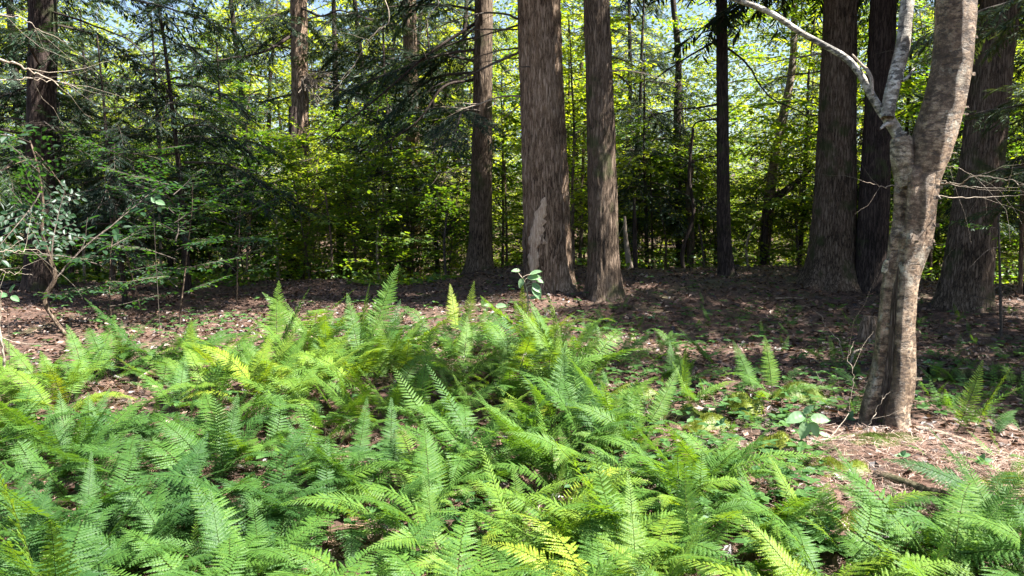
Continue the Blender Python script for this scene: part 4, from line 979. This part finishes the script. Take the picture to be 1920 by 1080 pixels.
# ------------------------------------------------------------------ broad pale-leaved plants
def leaf_mesh(L, w, seed, mat):
    r = np.random.default_rng(seed); nx_, ny_ = 12, 8; V = []
    for i in range(nx_ + 1):
        u = i / nx_; ww = w * math.sin(math.pi * min(1, u ** .8 * .98 + .015)) ** .75
        for j in range(ny_ + 1):
            v = j / ny_ * 2 - 1; V.append((u * L, v * ww, .10 * L * abs(v) ** 1.3 * (1 - u * .4) - .28 * L * u * u + .012 * L * math.sin(abs(v) * 3 + u * 26)))
    i = np.arange(nx_)[:, None] * (ny_ + 1) + np.arange(ny_)[None]; mb = MB()
    mb.add(V, np.stack([i, i + ny_ + 1, i + ny_ + 2, i + 1], -1).reshape(-1, 4)); return mb.mesh('leaf', mat, True)
PL = [leaf_mesh(.14, .042, 1, PALE), leaf_mesh(.12, .038, 2, PALE)]
def broad_plant(label, stem_px, Y, leaves, r0=.0035, tint=.7, mat=B_TWIG, name='broadleaf_seedling'):
    S = np.array([pt(a, b, Y) for a, b in stem_px]); base = S[0].copy(); base[2] = H(base[0], base[1]); S[0] = base
    t = thing(name, label, 'plant', base); mb = MB(); Sm = smooth_path(S, 24)
    mb.add(*tube(Sm - base, np.linspace(r0, r0 * .5, 24), 6)); link('stem', mb.mesh('stem', mat, True), t)
    for k, (px, py, ang, s, tl) in enumerate(leaves):
        p = pt(px, py, Y); i = int(np.argmin(np.linalg.norm(Sm - p, axis=1)))
        st = MB(); st.add(*tube(smooth_path([Sm[i] - base, (Sm[i] + p) / 2 - base + np.array([0, 0, .01]), p - base], 8), np.full(8, r0 * .45), 4)); link('leaf_stalk', st.mesh('leaf_stalk', mat), t)
        a = R(ang); M = frame((math.cos(a), -.35, math.sin(a)), (0, -tl, 1), p - base, s * .8)
        link('leaf', PL[k % 2], t, M)['tint'] = tint + rf.uniform(-.2, .2)
    return t
p = gp(1510, 850); broad_plant('low seedling with four big pale drooping leaves left of the birch foot', [(1513, 845), (1511, 815), (1513, 785)], p[1],
    [(1508, 778, 190, 1.1, .9), (1520, 786, 10, 1.15, .9), (1512, 790, 250, 1.0, 1.2), (1520, 792, 300, 1.0, 1.2), (1508, 776, 60, .7, .6), (1535, 812, 350, .6, .6)])
p = gp(990, 658); broad_plant('slim seedling with big pale leaves before the wounded trunk', [(990, 658), (988, 600), (990, 560), (984, 530), (972, 512), (970, 504)], p[1],
    [(990, 522, 15, 1.25, .9), (998, 532, 320, 1.3, 1.2), (980, 522, 250, .9, 1.3), (1003, 524, 350, 1.0, .6), (994, 560, 20, .7, .8), (982, 600, 190, .6, .8), (975, 508, 170, .8, .8), (995, 515, 30, 1.3, .5), (1000, 535, 300, 1.4, 1.2), (984, 580, 200, .7, .8)], r0=.011, tint=.6, mat=B_PALE)
p = gp(955, 640); broad_plant('small bent seedling with yellowish leaves left of the slim pale-leaved one', [(962, 645), (955, 608), (935, 590), (922, 575)], p[1],
    [(930, 575, 15, 1.1, .8), (922, 574, 160, .9, .8), (940, 592, 330, .8, .8)], r0=.005, tint=.75)
broad_plant('leafy shoot with one bright lit leaf in the dark left undergrowth', [(290, 420), (288, 400), (292, 385)], 8.0, [(293, 378, 350, 1.0, 1.2), (290, 380, 110, .7, 1.2), (297, 388, 300, .6, 1)], r0=.004, tint=.55)
broad_plant('small leafy shoot at the left edge beside the pale stick', [(10, 600), (14, 570), (18, 550)], 5.8, [(14, 556, 160, .8, .8), (20, 548, 60, .8, .9), (22, 556, 340, .7, .8)], r0=.003, tint=.2)
rs = np.random.default_rng(12)
for k, (px, py) in enumerate([(1130, 615), (1590, 800), (1460, 900), (1350, 815), (1840, 880), (1905, 1050), (1620, 960), (1300, 905), (700, 905), (250, 960), (150, 930), (1060, 900), (1225, 615), (1740, 700), (1690, 875), (1550, 1010)]):
    p = gp(px, py); b = pix(p); h = rs.uniform(10, 26)
    t = broad_plant('x', [(px, b[1]), (px + 2, b[1] - h)], p[1], [(px + rs.uniform(-4, 4), b[1] - h, a + rs.uniform(-20, 20), rs.uniform(.35, .6), .7) for a in (10, 170, 60, 120)], r0=.002, tint=.2)
    t['group'] = 'low seedlings on the forest floor'; later(t, px, 'low broad-leaved seedling', zone(px, py))

# ------------------------------------------------------------------ moss, grass, sticks, logs
def moss(label, px, py, rx, ry, hz, seed, tint=.6):
    hz *= 1.7; c = gp(px, py); r = np.random.default_rng(seed); n = 34; m = 12; V = [[0, 0, hz]]
    for i in range(1, m + 1):
        q = i / m
        for j in range(n):
            a = j / n * 6.283; k = 1 + .28 * float(vnoise(math.cos(a) * 1.6 + seed, math.sin(a) * 1.6)); x, y = q * rx * k * math.cos(a), q * ry * k * math.sin(a)
            V.append([x, y, H(c[0] + x, c[1] + y) - c[2] + hz * (1 - q * q) * (1 + .5 * float(vnoise(x * 14 + seed, y * 14))) - (.03 if i == m else 0)])
    F3 = np.array([[0, 1 + j, 1 + (j + 1) % n] for j in range(n)]); F4 = np.array([[1 + (i - 1) * n + j, 1 + i * n + j, 1 + i * n + (j + 1) % n, 1 + (i - 1) * n + (j + 1) % n] for i in range(1, m) for j in range(n)])
    V = np.array(V); mb = MB(); mb.add(V, F4)
    mb.add(V[:n + 1], F3)
    k = 4200; idx = r.integers(0, len(V) - n, k); P = V[idx] + np.c_[r.normal(0, rx / m * .6, k), r.normal(0, ry / m * .6, k), np.zeros(k)]
    az = r.random(k) * 6.28; T = (np.array([[-.12, 0, 0], [.12, 0, 0], [0, .1, 1]]), np.array([[0, 1, 2]]))
    mb.inst(T, frames_batch(P, az, r.normal(0, .5, k), r.normal(0, .5, k), r.uniform(.007, .015, k)))
    o = link('moss_patch', mb.mesh('moss_patch', MOSS), None); o.location = tuple(c); tag(o, label, 'moss', 'moss patches'); o['tint'] = tint
moss('round yellow-green moss cushion left of the birch, higher one', 1392, 772, .16, .2, .09, 1)
moss('flat bright moss patch below the round cushion', 1445, 842, .16, .13, .05, 2, .75)
moss('dark green moss patch beside the grey stone-like bark', 1290, 782, .22, .12, .04, 3, .3)
moss('mossy collar under the birch foot', 1655, 826, .27, .16, .022, 4, .12)
moss('small moss pad left of the round cushion', 1330, 806, .2, .12, .05, 11, .65)
moss('moss pad behind the big-leaved seedling', 1500, 748, .24, .14, .06, 12, .4)
moss('moss pad between ferns below the moss-banded trunk', 1190, 745, .22, .14, .05, 13, .55)
moss('bright moss patch among sunlit needles right of the birch', 1880, 915, .24, .14, .03, 5, .6)
moss('moss strip in front of the birch', 1560, 885, .25, .12, .03, 6, .65)
moss('moss patch low at right under ferns', 1640, 985, .22, .1, .03, 7, .6)
moss('moss patch by the bottom right ferns', 1450, 985, .16, .1, .03, 8, .6)
moss('moss patch in the bottom right litter', 1800, 1010, .18, .09, .03, 9, .35)
def lying(label, a, b, r0, mat, name='stick', cat='stick', seed=0, twigs=3, lift=0.0, group=None, moss_=False):
    A, B = gp(*a), gp(*b); n = 22; r = np.random.default_rng(seed); u = np.linspace(0, 1, n)[:, None]; P = A + (B - A) * u
    perp = nrm([-(B - A)[1], (B - A)[0], 0]); L = np.linalg.norm(B - A)
    P = P + perp * (np.cumsum(r.normal(0, .02 * L, n)) * .35)[:, None]
    P[:, 2] = [H(q[0], q[1]) + r0 * .75 + .012 for q in P]; P[:, 2] = np.convolve(np.pad(P[:, 2], 2, 'edge'), np.ones(5) / 5, 'valid') + lift * np.sin(np.pi * u[:, 0] * .9)
    c = P[0].copy(); mb = MB(); mb.add(*tube(P - c, np.linspace(r0, r0 * .55, n), 10, lambda rr, s, th: rr * (1 + .22 * vnoise(np.cos(th) * 2 + seed, np.sin(th) * 2, s * 14))))
    for k in range(twigs):
        i = r.integers(3, n - 2); d = nrm(nrm(P[i + 1] - P[i]) + r.normal(0, .5, 3) * [1, 1, .3]); mb.add(*tube(wander(P[i] - c, d, r.uniform(.1, .35), 5, .15, 0, r), np.linspace(r0 * .5, r0 * .15, 6), 5))
    o = link(name, mb.mesh(name, mat, True)); o.location = tuple(c); tag(o, label, cat, group); return o
lying('birch-barked fallen branch running right from the birch foot', (1715, 812), (1925, 872), .022, BIRCH_T, 'fallen_branch', 'branch', 1)
lying('long dark fallen branch below the sunlit needles at right', (1690, 865), (1935, 968), .014, B_GREY, 'fallen_branch', 'branch', 2)
lying('flaking grey fallen log at the lower right', (1640, 905), (1935, 990), .03, B_GREY, 'fallen_log', 'log', 3)
lying('pale forked stick in front of the big-leaved seedling', (1440, 865), (1600, 822), .010, B_PALE, 'forked_stick', seed=4, twigs=5)
lying('thin pale stick above the forked one', (1470, 838), (1640, 828), .006, B_PALE, seed=5)
lying('short broken pale stick left of the birch trunk', (1590, 690), (1632, 662), .014, B_PALE, seed=6, twigs=1, lift=.05)
lying('mossy log in shade right of the birch', (1740, 715), (1930, 722), .06, B_MOSSY, 'mossy_log', 'log', 7)
lying('half-buried dark stick left of the moss cushion', (1250, 785), (1390, 800), .02, B_GREY, seed=8)
lying('flat pale bark piece by the dark moss', (1288, 775), (1340, 778), .025, B_PALE, 'bark_piece', 'bark', 9, twigs=0)
lying('white stick half hidden at lower centre right', (1280, 925), (1350, 900), .012, B_PALE, seed=10, twigs=1)
lying('bright white stick end at the right edge', (1885, 905), (1935, 885), .010, B_PALE, seed=11, twigs=0)
twig_thing('upright forked twig rising in shade left of the birch', [(1580, 672), (1572, 640), (1550, 615), (1540, 590)], 7.2, 7.4, .005, seed=41, side=3)
twig_thing('thin crooked upright twig at the birch foot', [(1590, 815), (1592, 760), (1600, 700), (1590, 670), (1602, 640)], 5.0, 5.2, .0035, seed=42)
twig_thing('curved pale twig wrapping the birch foot', [(1560, 830), (1605, 820), (1632, 790), (1650, 755), (1668, 735)], BY - .3, BY - .28, .004, seed=43, side=1)
twig_thing('wiry pale twig in the litter near the right corner', [(1868, 1010), (1875, 960), (1862, 925), (1840, 905)], 3.4, 3.6, .0025, seed=44, side=3)
for k in range(64):
    px, py = (rs.uniform(1120, 1950), rs.uniform(555, 800)) if k < 20 or k > 44 else (rs.uniform(0, 1000), rs.uniform(565, 640)) if k < 28 else (rs.uniform(1350, 1950), rs.uniform(820, 1050))
    a = rs.uniform(-.5, .5) + (math.pi if rs.random() < .5 else 0); l = rs.uniform(30, 95)
    mt, w = ((B_TWIG, 'dark'), (B_PALE, 'pale'), (B_GREY, 'grey'))[k % 3]
    o = lying('x', (px, py), (px + l * math.cos(a), min(1075, py + l * .5 * math.sin(a))), rs.uniform(.004, .011), mt, seed=50 + k, twigs=2, group='fallen sticks on the litter')
    later(o, px, f'{w} fallen stick', zone(px, py))
def tuft(px, py, n, h, tint, what):
    c = gp(px, py); M = MB(); r = np.random.default_rng(int(px))
    for k in range(n):
        a = r.uniform(0, 6.28); P = wander((r.normal(0, .05), r.normal(0, .05), -.01), (math.cos(a) * .5, math.sin(a) * .5, 1), h * r.uniform(.5, 1.1), 5, .08, .22, r)
        w = .0018; s_ = np.array([-math.sin(a), math.cos(a), 0]); ww = np.array([1, 1, .9, .7, .4, .05]) * w; V = np.vstack([P + s_ * ww[:, None], P - s_ * ww[:, None]])
        M.add(V, np.array([[i, i + 1, i + 7, i + 6] for i in range(5)]))
    o = link('grass_tuft', M.mesh('grass_tuft', GRASS)); o.location = tuple(c); o['tint'] = tint; o['category'] = 'grass'; o['group'] = 'wispy grass tufts'; later(o, px, what, zone(px, py))
for a in [(1235, 800, 90, .28, .2), (600, 880, 130, .25, .85), (660, 900, 130, .25, .9), (640, 830, 90, .22, .85), (480, 800, 80, .22, .6), (1030, 1060, 80, .3, .3), (1680, 1010, 50, .2, .3), (700, 940, 90, .22, .9), (850, 700, 60, .2, .7), (1210, 770, 60, .25, .3), (1150, 870, 60, .2, .4)]:
    tuft(*a, 'dry reddish grass tuft' if a[4] > .5 else 'green wispy grass tuft')

# reddish rotten stump in the shade
c = gp(1628, 640); t = thing('rotten_stump', 'reddish rotten stump just left of the birch trunk', 'stump', c)
mb = MB(); mb.add(*tube(np.array([[0, 0, -.05], [0, 0, .08], [.005, 0, .2], [.01, 0, .30], [.01, 0, .31]]), [.13, .11, .10, .08, .005], 22, lambda rr, s, th: rr * (1 + .35 * vnoise(np.cos(th) * 3, np.sin(th) * 3, s * 7))))
link('wood', mb.mesh('wood', B_RED), t)
settle()
